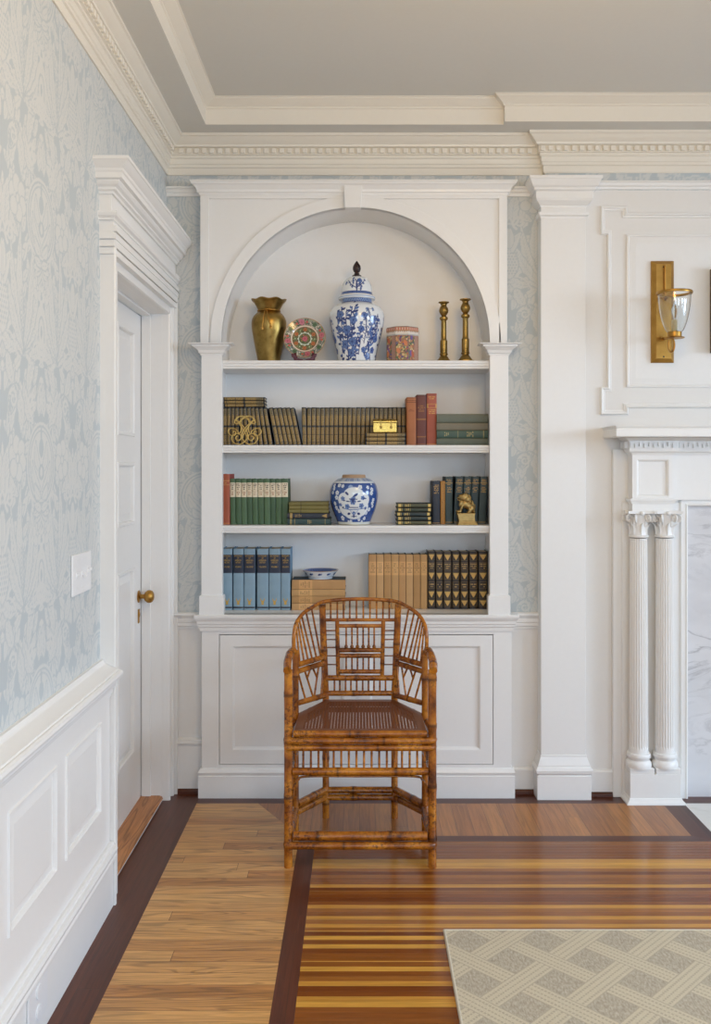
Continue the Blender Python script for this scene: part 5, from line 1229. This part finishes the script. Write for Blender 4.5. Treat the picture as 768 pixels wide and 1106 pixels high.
for b in (0, .147, -.147, .28):
    branch(cv, [(b, z0), (b+.004, z0+.025), (b-.006, z0+.05)], 11, INK, MID, .016, 1); branch(cv, [(b+.002, z0+.012), (b+.026, z0+.03), (b+.040, z0+.045)], 12, INK, MID, .015, 1); branch(cv, [(b, z0+.01), (b-.022, z0+.02), (b-.045, z0+.046)], 13, INK, MID, .016, 1)
    cv.line([(b, z0), (b-.002, z0+.03), (b+.006, z0+.05)], .0032, INK); cv.flower(b+.016, z0+.045, .012, MID, INK, 5, 0, INK)
lid = mb.build('lid', PORCELAIN, jar, smooth=50, attr=cv.C)
fp = [(rr(24), zz(126)), (rr(24), zz(120)), (rr(17), zz(117)), (rr(13), zz(108)), (rr(11), zz(104)), (rr(16), zz(100)), (rr(20), zz(90)), (rr(21), zz(80)), (rr(18), zz(68)), (rr(10), zz(55)), (rr(3), zz(45))]
mb = MB(); mb.lathe(smooth_prof(fp, 4), (xc, Yt, zc), seg=28); f = mb.build('finial', DARKWOOD, lid, smooth=50); f['label'] = 'dark turned wooden finial'

# --- brass vase with a tied neck
Yt = .108
xc = PX(290.5, Yt); vs_ = thing('brass_vase', 'old brass vase with a fluted rim and a cord tied round its neck', 'vase', (xc, Yt, S1))
prof = [(rr(54), 0), (rr(56.5), .001), (rr(58), zz(560)), (rr(70), zz(500)), (rr(81), zz(440)), (rr(88), zz(400)), (rr(91), zz(358)), (rr(86), zz(334)), (rr(74), zz(316)), (rr(60), zz(303)), (rr(55), zz(295)), (rr(60), zz(284)), (rr(68), zz(268)), (rr(78), zz(252)), (rr(88), zz(243)), (rr(91), zz(238)), (rr(86), zz(236)), (rr(72), zz(250)), (rr(60), zz(280)), (rr(50), zz(297))]
def fl(r, z, a):
    q = max(0, min(1, (z-zz(300))/(zz(240)-zz(300)))) if z > zz(300) else 0
    return r*(1+.032*q*math.cos(7*a+.9))
mb = MB(); mb.lathe(prof[:2]+smooth_prof(prof[2:16], 4)+prof[16:], (xc, Yt, S1), seg=96, flute=fl)
mb.v = [(x, y, z+(.0028*math.cos(7*math.atan2(y-Yt, x-xc)+.9) if z-S1 > zz(248) else 0)) for x, y, z in mb.v]
mb.build('body', BRASS_OLD, vs_, smooth=50)
mb = MB(); R_ = rr(58)
mb.tube([(xc+R_*math.cos(a), Yt+R_*math.sin(a), S1+zz(295)) for a in [2*PI*i/40 for i in range(40)]], .0032, 8, closed=True)
yf = lambda z_: Yt
for s, tip, cz_ in ((-1, -26, 402), (1, 18, 398)):
    P = []
    for i in range(9):
        t = i/8; x = (-6*s*0-12+ (tip+12)*t)/4.8*kt if s < 0 else (-6+(tip+6)*t)/4.8*kt; z_ = 295+(cz_-12-295)*t
        rad = rr([58, 64, 74, 82, 87, 90, 91, 90.5, 89][i]); P.append((xc+x, Yt-math.sqrt(max(0, rad**2-x*x))-.003, S1+zz(z_)))
    mb.tube(P, .0034, 8); e = Vector(P[-1]); mb.tube([e, e+Vector((0, 0, -.004)), e+Vector((0, .001, -.012))], [.0045, .0072, .006], 8)
mb.tube([(xc-.016, Yt-R_-.002, S1+zz(291)), (xc-.004, Yt-R_-.006, S1+zz(294)), (xc+.010, Yt-R_-.003, S1+zz(291))], .0038, 8)
c_ = mb.build('cord', BRASS, vs_, smooth=50); c_['label'] = 'twisted cord with two tassels'

# --- famille rose plate on its stand
Yt = .062
yp = .022; kp = K(yp); xc = PX(328.9, yp); zc = PZ(364.6, yp); Rp = .0955
st = thing('plate_stand', 'small dark red lacquered stand holding the round patterned plate', 'stand', (PX(328.9, yp), yp, S1))
for s in (-1, 1):
    x = xc+s*.040; mb = MB()
    P = [(yp-.030, 0), (yp-.034, .006), (yp-.030, .028), (yp-.020, .040), (yp-.014, .036), (yp-.020, .022), (yp-.020, .009), (yp+.030, .009), (yp+.030, .050), (yp+.044, .090), (yp+.052, .088), (yp+.048, .040), (yp+.058, 0), (yp+.040, 0), (yp+.030, .004), (yp-.014, .004), (yp-.020, 0)]
    mb.prism([(y, S1+z) for y, z in P], 'x', x-.006, x+.006); mb.build('side_bracket', ROSEWOOD, st, bevel=.0012)
    mb = MB(); P = [(0, 0), (.008, .004), (.012, .014), (.020, .022), (.022, .034), (.012, .036), (.004, .028), (-.006, .018), (-.010, .006)]
    mb.prism([(x+s*(a-.004), S1+b) for a, b in P], 'y', yp-.034, yp-.028); mb.build('front_foot', ROSEWOOD, st, bevel=.0012)
mb = MB(); mb.prism([(xc-.040, S1+.004), (xc+.040, S1+.004), (xc+.040, S1+.016), (xc+.015, S1+.012), (xc, S1+.007), (xc-.015, S1+.012), (xc-.040, S1+.016)], 'y', yp-.030, yp-.024); mb.build('cross_rail', ROSEWOOD, st)
pl = thing('display_plate', 'round plate with pink flowers and green leaves in ornate bands on a stand', 'plate', (xc, yp+.018, zc))
P = dense([(.0005, -.008), (.050, -.008), (.058, -.006), (.066, -.001), (.0955, .008)], 150) ; P = [(r, z) for r, z in P]
mb = MB(); seg = 360
mb.lathe(P, (0, 0, 0), seg=seg, cap=False); nfr = len(mb.v)
B = [(.0955, .008), (.0955, .004), (.068, -.006), (.058, -.012), (.0005, -.013)]; mb.lathe(B, (0, 0, 0), seg=seg, cap=False)
V = np.array(mb.v); U, Z = V[:,0], V[:,1]; Rr = np.hypot(U, Z); An = np.arctan2(Z, U)
cv = Canvas(U, Z, lin(150, 150, 132)); PK, PKD, OG, DG, GR, ORG, GLD = lin(190, 104, 112), lin(160, 62, 80), lin(120, 128, 78), lin(58, 78, 58), lin(92, 116, 76), lin(186, 112, 66), lin(182, 140, 72)
R_ = random.Random(3)
cv.fill(Rr < .058, lin(104, 96, 66))
for i in range(260):
    a, r = R_.uniform(0, 2*PI), .055*math.sqrt(R_.random()); cv.leaf(r*math.cos(a), r*math.sin(a), R_.uniform(.004, .009), .0016, R_.uniform(0, 360), R_.choice((GR, OG, DG, lin(150, 160, 110), lin(120, 80, 50))))
for k in range(12): a = PI*k/6; cv.disc(.030*math.cos(a), .030*math.sin(a), .0042, lin(206, 214, 196))
cv.fill((np.abs(Rr-.0285) < .002), lin(206, 214, 196)); cv.fill(Rr < .0262, lin(84, 96, 64))
for i in range(90):
    a, r = R_.uniform(0, 2*PI), .024*math.sqrt(R_.random()); cv.leaf(r*math.cos(a), r*math.sin(a), R_.uniform(.004, .008), .0016, R_.uniform(0, 360), R_.choice((GR, OG, DG, lin(170, 120, 60), PK)))
cv.flower(0, 0, .012, PK, PKD, 7, 0, PKD)
for k in range(6):
    a = PI*k/3+.5; cv.flower(.0445*math.cos(a), .0445*math.sin(a), .009, ORG, lin(150, 70, 40), 6, 0, lin(140, 76, 44))
    a += PI/6; cv.disc(.044*math.cos(a), .044*math.sin(a), .006, GR); cv.disc(.044*math.cos(a), .044*math.sin(a), .003, lin(176, 190, 150))
rim = (Rr > .0625) & (Rr < .093)
for i in range(520):
    a, r = R_.uniform(0, 2*PI), R_.uniform(.066, .091); sec = (a-1.75) % (PI/2); gr = sec < .42 or sec > PI/2-.42
    cols = (GR, OG, DG, DG, PK) if gr else (lin(214, 208, 192), lin(204, 198, 182), lin(110, 114, 116), lin(80, 90, 88), lin(130, 132, 120), lin(70, 84, 74))
    cv.leaf(r*math.cos(a), r*math.sin(a), R_.uniform(.006, .012), .0026, R_.uniform(0, 360), R_.choice(cols))
for k in range(4):
    a = 1.75+k*PI/2; cv.flower(.078*math.cos(a), .078*math.sin(a), .0125, PK, PKD, 6, a, PKD)
    for d in (-.30, .30): cv.flower(.078*math.cos(a+d), .078*math.sin(a+d), .006, lin(200, 90, 70), PKD, 5, a)
    a += PI/4; cv.flower(.078*math.cos(a), .078*math.sin(a), .011, lin(80, 108, 72), DG, 5, a, DG)
cv.fill((Rr > .057) & (Rr < .0635), lin(224, 214, 194)); cv.fill((np.abs(Rr-.0572) < .0008) | (np.abs(Rr-.0637) < .0008), lin(170, 112, 70)); cv.fill(Rr > .0935, lin(176, 124, 74))
cv.C[nfr:] = lin(220, 216, 204)[:3]
p = mb.build('dish', PORCELAIN, None, smooth=40, attr=cv.C, origin=(0, 0, 0)); p.parent = pl
pl.rotation_euler = (PI/2-math.radians(14), 0, 0)

# --- octagonal enamel canister
yc = .050; kc_ = K(yc); xc = PX(435.0, yc); Rc = 17.2*kc_/math.cos(PI/8)*.985
cn = thing('octagonal_canister', 'small octagonal enamelled canister with painted figures and a banded lid', 'canister', (xc, yc, S1)); Hc = 37.5*kc_
def octa(r, z, a): q = (a+PI/2-.30) % (PI/4); return r*math.cos(PI/8)/math.cos(q-PI/8)
def octpaint(mb, z0, z1, lidq):
    U, Z, A = unroll(mb, (xc, yc, S1), 0, Rc); q = (np.mod(A+PI-.30, 2*PI)); f = np.floor(q/(PI/4)); u = np.mod(q, PI/4)/(PI/4); v = (Z-z0)/(z1-z0)
    cv = Canvas(U, Z, lin(150, 112, 80)); return cv, f, u, v
mb = MB(); mb.lathe(dense([(Rc*.9, 0), (Rc, .001), (Rc, Hc*.735)], 120), (xc, yc, S1), seg=320, flute=octa); cv, f, u, v = octpaint(mb, 0, Hc*.735, 0); R_ = random.Random(9)
cols = [lin(178, 96, 58), lin(204, 176, 120), lin(86, 100, 58), lin(90, 70, 120), lin(60, 58, 48), lin(196, 128, 80), lin(176, 160, 100), lin(70, 92, 76), lin(120, 60, 100)]
for i in range(900):
    uu, zz_ = R_.uniform(-PI, PI)*Rc, R_.uniform(0, Hc*.73); cv.leaf(uu, zz_, R_.uniform(.006, .018), R_.uniform(.0025, .006), R_.uniform(0, 360), R_.choice(cols))
for i in range(26):
    uu, zz_ = R_.uniform(-PI, PI)*Rc, R_.uniform(.01, Hc*.6); cv.leaf(uu, zz_, .030, .008, R_.uniform(-25, 25), R_.choice((lin(190, 92, 50), lin(206, 120, 70), lin(110, 80, 140)))); cv.disc(uu, zz_+.031, .0035, lin(224, 190, 150))
pan = (np.mod(f, 2) == 0) & (u > .60); cv.fill(pan, lin(186, 150, 130)); cv.fill(pan & (np.mod(np.floor(u*26)+np.floor(v*60), 2) == 0), lin(150, 104, 84)); cv.fill((np.abs(u-.0) < .03) | (u > .97), lin(120, 88, 56))
mb.build('body', ENAMEL, cn, smooth=30, attr=cv.C)
mb = MB(); mb.lathe(dense([(Rc*.99, Hc*.735), (Rc, Hc*.74), (Rc, Hc*.845), (Rc*1.02, Hc*.855), (Rc*1.02, Hc*.955), (Rc*.97, Hc*.985), (Rc*.80, Hc), (.001, Hc*1.0)], 110), (xc, yc, S1), seg=320, flute=octa); cv, f, u, v = octpaint(mb, Hc*.735, Hc, 1)
cv.fill(v < .47, lin(216, 208, 196)); cv.fill((v < .47) & (v > .25) & (np.mod(u*6, 1) < .5) & (v > .44-.18*np.abs(np.mod(u*6, 1)-.25)*4), lin(176, 110, 70)); cv.fill((v > .03) & (v < .10), lin(150, 150, 150)); cv.fill((v > .45) & (v < .52), lin(150, 110, 60))
cv.fill((v >= .52) & (v < .86), lin(190, 140, 110)); cv.fill((v >= .56) & (v < .82) & (np.mod(u*5, 1) < .4), lin(180, 92, 76)); cv.fill((v >= .56) & (v < .82) & (np.mod(u*5+.5, 1) < .2), lin(220, 206, 186)); cv.fill(v >= .86, lin(84, 62, 46)); cv.fill((v >= .92) & (np.mod(u*4, 1) < .6), lin(150, 90, 60))
mb.build('lid', ENAMEL, cn, smooth=30, attr=cv.C)

# --- candlesticks
def candlestick(px, py_top, y, label):
    xc = PX(px, y); k = K(y); H = (389.4-py_top)*k; s = H/(312/4.8*K(.05)); R = lambda h: h/4.8*K(.05)*s; zh = lambda c: (425-c)/4.8*K(.05)*s
    o = thing('candlestick', label, 'candlestick', (xc, y, S1), 'pair of brass candlesticks')
    mb = MB(); b = R(44); oc = [(xc+b*1.04*math.cos(PI/8+i*PI/4), y+b*1.04*math.sin(PI/8+i*PI/4)) for i in range(8)]
    mb.prism(oc, 'z', S1, S1+R(9)); mb.lathe([(R(36), zh(416)), (R(33), zh(410)), (R(27), zh(402)), (R(22), zh(394)), (R(17), zh(388)), (R(17), zh(384))], (xc, y, S1), seg=32); mb.build('base', BRASS_OLD, o, smooth=35)
    mb = MB(); mb.lathe([(R(16), zh(385)), (R(21), zh(382)), (R(21), zh(377)), (R(18), zh(374)), (R(18.5), zh(340)), (R(18.5), zh(310)), (R(15), zh(306)), (R(14), zh(300)), (R(13), zh(212)), (R(15), zh(206)), (R(21), zh(202)), (R(21), zh(192)), (R(14), zh(188)), (R(11), zh(182))], (xc, y, S1), seg=32); mb.build('stem', BRASS_OLD, o, smooth=35)
    mb = MB(); mb.lathe(smooth_prof([(R(11), zh(183)), (R(17), zh(176)), (R(23.5), zh(162)), (R(22), zh(148)), (R(15), zh(134)), (R(15), zh(126))], 4)+[(R(20), zh(121)), (R(27.5), zh(118)), (R(27.5), zh(114)), (R(12), zh(114)), (R(11), zh(126))], (xc, y, S1), seg=32); mb.build('socket', BRASS_OLD, o, smooth=35)
candlestick(479.3, 323.0, .075, 'left candlestick of the brass pair, slightly shorter, at right of top shelf')
candlestick(502.7, 320.8, .040, 'right candlestick of the brass pair, nearest the arch, top shelf')

# --- brass cipher trivet leaning on the books
yt = .048; tv = thing('trivet', 'openwork brass cipher trivet of interlaced scrolls leaning on small gilt books', 'trivet', (PX(264.4, yt), yt-.012, S2+.004))
def tc(u, v): return ((u-312)/12.8*K(yt), 0, (520-v)/12.8*K(yt))
mb = MB(); W_ = .0036
for s in (1, -1):
    def q(P): return crom([tc(312+s*(u-312), v) for u, v in P], 8)
    for P in ([(312, 480), (250, 515), (175, 500), (135, 450), (140, 400), (175, 370), (225, 368), (262, 395), (258, 440), (225, 462), (190, 440), (196, 405), (222, 402)],
              [(150, 350), (165, 330), (185, 345), (178, 385), (140, 395), (95, 365), (85, 325), (115, 292), (165, 295), (215, 330), (225, 370)],
              [(312, 480), (272, 420), (278, 350), (330, 270), (400, 200), (435, 160), (410, 130), (350, 122), (290, 150), (240, 195), (200, 225), (170, 215), (172, 190), (205, 185)],
              [(345, 430), (330, 380), (270, 280), (215, 200), (190, 165), (215, 130), (270, 120), (330, 150), (390, 205), (440, 228)],
              [(165, 180), (200, 150), (235, 125), (290, 118), (340, 140), (372, 172)], [(225, 370), (260, 330), (262, 260), (235, 225), (262, 190)]):
        mb.tube(q(P), W_*.82, 7, flat=(1, .7, 1))
o_ = mb.build('scrollwork', TRIVETM, None, smooth=50); o_.parent = tv; tv.rotation_euler = (math.radians(-9), 0, 0)

# --- small gold box on its three books
yb2 = -.024; x0, x1 = PX(402.8, yb2), PX(428.6, yb2); gb = thing('gold_box', 'small shiny gold casket with two clasps on three stacked books', 'box', ((x0+x1)/2, yb2, ZBOX)); Hb = PZ(452.2, yb2)-ZBOX; Db = .068
mb = MB(); mb.box(x0+.003, x1-.003, yb2+.002, yb2+Db, ZBOX, ZBOX+.004); mb.box(x0+.001, x1-.001, yb2, yb2+Db, ZBOX+.003, ZBOX+Hb*.72); mb.build('body', GOLDBOX, gb, bevel=.002)
mb = MB(); P = [(yb2-.001, ZBOX+Hb*.73), (yb2-.001, ZBOX+Hb*.84), (yb2+.006, ZBOX+Hb*.95), (yb2+.018, ZBOX+Hb), (yb2+Db-.018, ZBOX+Hb), (yb2+Db-.006, ZBOX+Hb*.95), (yb2+Db+.001, ZBOX+Hb*.84), (yb2+Db+.001, ZBOX+Hb*.73)]
mb.prism(P, 'x', x0, x1); mb.build('lid', GOLDBOX, gb, smooth=20, bevel=.0015)
for px in (411.5, 422.5):
    x = PX(px, yb2); mb = MB(); mb.box(x-.003, x+.003, yb2-.003, yb2, ZBOX+Hb*.45, ZBOX+Hb*.82); mb.ball((x, yb2-.003, ZBOX+Hb*.40), (.0055, .002, .007), 10, 8); mb.build('clasp', BRASS_OLD, gb)

# --- blue ginger jar
yg = .045; kg = K(yg); xc = PX(382.2, yg); gj = thing('ginger_jar', 'round lidless blue and white ginger jar with prunus blossom and white panel', 'jar', (xc, yg, S3))
def gz(c): return (737-c)/11.815*kg
def gr(h): return h/11.815*kg
prof = [(gr(190), 0), (gr(205), .001), (gr(207), gz(718)), (gr(214), gz(700)), (gr(238), gz(640)), (gr(275), gz(545)), (gr(302), gz(440)), (gr(309), gz(350)), (gr(300), gz(280)), (gr(280), gz(225)), (gr(250), gz(190)), (gr(205), gz(160)), (gr(160), gz(143))]
prof = prof[:3]+smooth_prof(prof[3:], 5)
mb = MB(); mb.lathe(dense(prof, 190), (xc, yg, S3), seg=330, cap=False); U, Z, A = unroll(mb, (xc, yg, S3), 330, gr(300)); 
COB, COBD = lin(50, 82, 146), lin(38, 60, 116); PW = lin(218, 224, 226); cv = Canvas(U, Z, COB); R_ = random.Random(21)
for i in range(120): cv.leaf(R_.uniform(-.34, .34), R_.uniform(0, .21), R_.uniform(.01, .03), .002, R_.uniform(-180, 180), COBD)
def gp(u, v): return ((u-384)/11.815*kg, gz(v))
fl_ = [(190, 235, 28), (245, 245, 24), (462, 258, 30), (565, 262, 24), (625, 290, 30), (612, 335, 28), (648, 420, 26), (640, 460, 28), (655, 500, 22), (600, 540, 28), (565, 585, 24), (555, 652, 26), (468, 665, 24), (340, 690, 24), (205, 650, 34), (170, 560, 28), (135, 520, 30), (125, 465, 26), (165, 390, 30), (175, 330, 30), (110, 280, 26), (95, 330, 24), (100, 240, 26), (640, 215, 22), (300, 690, 18), (520, 690, 18)]
for rep in (0, 1):
    for u, v, r in fl_:
        uu, z_ = gp(u, v); uu = uu*1.06 + (0 if rep == 0 else (.33 if uu < 0 else -.33)); cv.flower(uu, z_, r/11.815*kg, PW, PALE, 5, u)
for b in (0,):
    for u, v, ru, rv in ((384, 470, 190, 180), (262, 420, 82, 90), (505, 420, 82, 90), (384, 340, 120, 80), (384, 590, 140, 70), (268, 520, 86, 100), (500, 520, 86, 100), (345, 256, 26, 20)):
        uu, z_ = gp(u, v); cv.disc(uu, z_, (ru+5)/11.815*kg, PALE, (rv+5)/11.815*kg)
    for u, v, ru, rv in ((384, 470, 190, 180), (262, 420, 82, 90), (505, 420, 82, 90), (384, 340, 120, 80), (384, 590, 140, 70), (268, 520, 86, 100), (500, 520, 86, 100)):
        uu, z_ = gp(u, v); cv.disc(uu, z_, ru/11.815*kg, PW, rv/11.815*kg)
    s_ = kg/11.815
    for u, v, r in ((375, 440, 30), (380, 400, 22), (300, 500, 26), (485, 490, 26), (385, 585, 20), (245, 400, 22), (498, 392, 22), (205, 480, 18), (548, 520, 14)): cv.flower(*gp(u, v), r*s_*1.25, MID, INK, 5, v, PALE)
    for u, v, L, w_, a in ((375, 380, 80, 16, 55), (320, 360, 50, 14, -40), (310, 340, 40, 14, -60), (375, 460, 60, 14, 0), (330, 410, 70, 9, 90), (340, 440, 60, 8, -80), (420, 440, 60, 8, 80), (290, 600, 50, 16, 70), (480, 600, 50, 16, -70), (385, 600, 44, 14, 180), (240, 420, 40, 10, 100), (500, 400, 50, 8, 90), (230, 500, 30, 14, 150), (550, 520, 26, 10, 200)):
        cv.leaf(*gp(u, v), L*s_, w_*s_, a, COBD)
    cv.line([gp(250, 525), gp(330, 540), gp(440, 535), gp(545, 520)], 5*s_, MID); cv.line([gp(330, 512), gp(440, 512)], 6*s_, INK); cv.line([gp(335, 545), gp(360, 585), gp(410, 590), gp(445, 545)], 4*s_, PALE); cv.line([gp(350, 625), gp(430, 625)], 4*s_, INK); cv.line([gp(330, 405), gp(425, 408)], 5*s_, INK)
bd = Z > gz(212); cv.fill(bd, PW); q = Z > gz(186); cv.fill(q, lin(190, 200, 208)); cv.fill(q & (np.mod(A*22+np.sin(A*60), 1) < .45) & (Z < gz(150)), MID); cv.fill((Z > gz(216)) & (Z < gz(210)), INK)
cv.fill(Z < gz(697), lin(214, 216, 208)); cv.fill(Z < gz(728), lin(196, 180, 150))
mb.build('body', PORCELAIN, gj, smooth=50, attr=cv.C)
mb = MB(); mb.lathe([(gr(158), gz(144)), (gr(150), gz(138)), (gr(146), gz(108)), (gr(140), gz(104)), (gr(128), gz(106)), (gr(126), gz(150)), (gr(150), gz(190))], (xc, yg, S3), seg=64, cap=False); nk = mb.build('neck', plain('unglazed_clay', lin(182, 150, 118), .8), gj, smooth=40); nk['label'] = 'unglazed brown rim'

# --- shallow dish on the tan books
yd = -.0; yd = .055; kd = K(yd); xc = PX(346, yd); yc = .120; xc = PX(346.2, yc); kd = K(yc)
dd = thing('porcelain_dish', 'shallow blue and white footed dish on four tan books', 'dish', (xc, yc-.01, ZDISH)); Rd = 19.8*kd; Hd = .040
prof = [(Rd*.60, 0), (Rd*.66, .001), (Rd*.66, Hd*.16), (Rd*.74, Hd*.30), (Rd*.88, Hd*.72), (Rd, Hd*.97), (Rd*.99, Hd), (Rd*.86, Hd*.80), (Rd*.6, Hd*.42), (.001, Hd*.36)]
mb = MB(); mb.lathe(dense(prof, 120), (xc, yc-.01, ZDISH), seg=220); V = np.array(mb.v); U, Z, A = unroll(mb, (xc, yc-.01, ZDISH), 220, Rd); rr_ = np.hypot(V[:,0]-xc, V[:,1]-yc+.01); ins = np.zeros(len(V), bool)
i0 = int(len(V)*.55); cv = Canvas(U, Z, lin(214, 220, 226)); idx = np.arange(len(V)); 
for k in range(-4, 5): cv.leaf(k*.05-.012, Hd*.55, .020, .005, 80, INK); cv.leaf(k*.05+.004, Hd*.5, .012, .004, 40, MID)
Lr = np.interp(idx // 220, np.arange(121), np.cumsum([0]+[math.hypot(b[0]-a[0], b[1]-a[1]) for a, b in zip(dense(prof, 120), dense(prof, 120)[1:])])); Lt = Lr > sum(math.hypot(b[0]-a[0], b[1]-a[1]) for a, b in zip(prof[:7], prof[1:7]))
cv.fill(Lt, MID); cv.fill(Lt & (np.mod(A*9+rr_*80, 1) < .55), lin(30, 44, 100)); cv.fill(Lt & (rr_ > Rd*.95), lin(200, 204, 210)); cv.fill((Lt & (rr_ > Rd*.985)) | ((~Lt) & (Z > Hd*.95)), lin(170, 130, 90))
mb.build('bowl', PORCELAIN, dd, smooth=40, attr=cv.C)

# --- gilt foo lion bookend
yl = -.005; kl = K(yl); ln = thing('lion_bookend', 'gilt snarling lion figure on a pedestal in front of dark teal books', 'figurine', (PX(503.6, yl), yl, S3))
def lp_(u, v): return (PX(462+u/10.97, yl), PZ(508+v/10.97, yl))
mb = MB()
def slab(u0, u1, v0, v1, dy): (xa_, za_), (xb_, zb_) = lp_(u0, v1), lp_(u1, v0); mb.box(xa_, xb_, yl-dy, yl+dy, za_, zb_)
slab(348, 582, 625, 646, .030); slab(356, 572, 612, 627, .027); slab(364, 560, 596, 614, .024)
P = [lp_(u, v) for u, v in ((366, 600), (356, 560), (352, 535), (340, 512), (338, 506), (562, 506), (556, 520), (552, 545), (556, 600))]; mb.prism(P, 'y', yl-.022, yl+.022); mb.build('pedestal', GILT, ln, bevel=.0018)
mb = MB()
def bl(u, v, ru, rv, dy=0, ry=.014, rot=0):
    x, z = lp_(u, v); mb.ball((x, yl+dy, z), (ru/10.97*kl, ry, rv/10.97*kl), 20, 14, Matrix.Rotation(math.radians(rot), 3, 'Y'))
bl(430, 325, 60, 50, 0, .019); bl(470, 345, 44, 52, 0, .021); bl(392, 308, 30, 26, 0, .012); bl(362, 326, 20, 10, 0, .009, -15); bl(372, 356, 24, 9, 0, .008, 20); bl(455, 300, 36, 30, 0, .018)
bl(440, 400, 58, 50, 0, .018); bl(480, 420, 62, 44, 0, .018, 30); bl(520, 450, 40, 52, 0, .017); bl(392, 395, 24, 40, -.004, .010, 15)
for dy in (-.011, .011):
    bl(400, 440, 15, 52, dy, .007, 20); bl(368, 485, 30, 17, dy, .008); bl(356, 492, 16, 12, dy, .008); bl(500, 470, 26, 36, dy, .009); bl(488, 494, 30, 13, dy, .008)
bl(535, 400, 16, 50, 0, .009, -15); bl(552, 440, 14, 42, 0, .008, 5); bl(548, 490, 18, 20, 0, .009); bl(500, 372, 26, 28, 0, .019)
R_ = random.Random(4)
for i in range(26): a = R_.uniform(-1.9, 2.4); bl(448+54*math.cos(a), 335-58*math.sin(a), 11, 11, R_.uniform(-.013, .004), .006)
for dy in (-.012,): bl(402, 300, 6, 6, dy, .003); bl(424, 296, 9, 7, dy-.001, .004)
lo = mb.build('lion', GILT, ln, smooth=60); rm = lo.modifiers.new('fuse', 'REMESH'); rm.mode = 'VOXEL'; rm.voxel_size = .0011; rm.use_smooth_shade = True

# ------------------------------------------------------------------ light: daylight through the windows
def daylight(name, loc, rot, sx, sy, power, col):
    L = bpy.data.lights.new(name, 'AREA'); L.shape = 'RECTANGLE'; L.size = sx; L.size_y = sy; L.energy = power; L.color = col
    o = bpy.data.objects.new(name, L); COL.objects.link(o); o.location = loc; o.rotation_euler = rot
DAY = (.645, .825, 1.05); TILT = math.radians(45)           # sky light slants down through the openings
PW_R, PW_B = 208, 108
for i, (a, b, c, d) in enumerate(WIN_R): daylight('window_daylight', (XR+.70, (a+b)/2, 2.05), (0, PI/2-TILT, 0), 1.9, b-a+.5, PW_R, DAY)
for i, (a, b, c, d) in enumerate(WIN_B): daylight('window_daylight', ((a+b)/2, YB-.70, 2.05), (PI/2-TILT, 0, 0), b-a+.5, 1.9, PW_B*(1.0 if i else .8), DAY)
# added warm fill lamp, out of view with no fixture, tints the upper room
L = bpy.data.lights.new('warm_upper_fill', 'POINT'); L.energy = 31; L.color = (1.0, .64, .24); L.shadow_soft_size = .22
o = bpy.data.objects.new('warm_upper_fill', L); COL.objects.link(o); o.location = (.6, -2.25, 2.52)
wd = bpy.data.worlds.new('sky'); scene.world = wd; wd.use_nodes = True
wd.node_tree.nodes['Background'].inputs[0].default_value = (.75, .85, 1, 1); wd.node_tree.nodes['Background'].inputs[1].default_value = .6

# ------------------------------------------------------------------ camera
cd = bpy.data.cameras.new('camera'); cam = bpy.data.objects.new('camera', cd); COL.objects.link(cam)
cd.sensor_fit = 'VERTICAL'; cd.sensor_height = 36; cd.lens = FPX/1106*36
cd.shift_x = -(VX-384)/1106; cd.shift_y = -(553-VY)/1106
cam.location = (0, -CAM_D, CAM_H); cam.rotation_euler = (PI/2, 0, 0); cd.clip_start = .05
scene.camera = cam
vs = scene.view_settings; vs.view_transform = 'Standard'; vs.look = 'None'; vs.gamma = 1; vs.exposure = 0.0; vs.use_curve_mapping = False
scene.cycles.use_denoising = True; scene.cycles.max_bounces = 10; scene.cycles.diffuse_bounces = 6; scene.cycles.transmission_bounces = 8
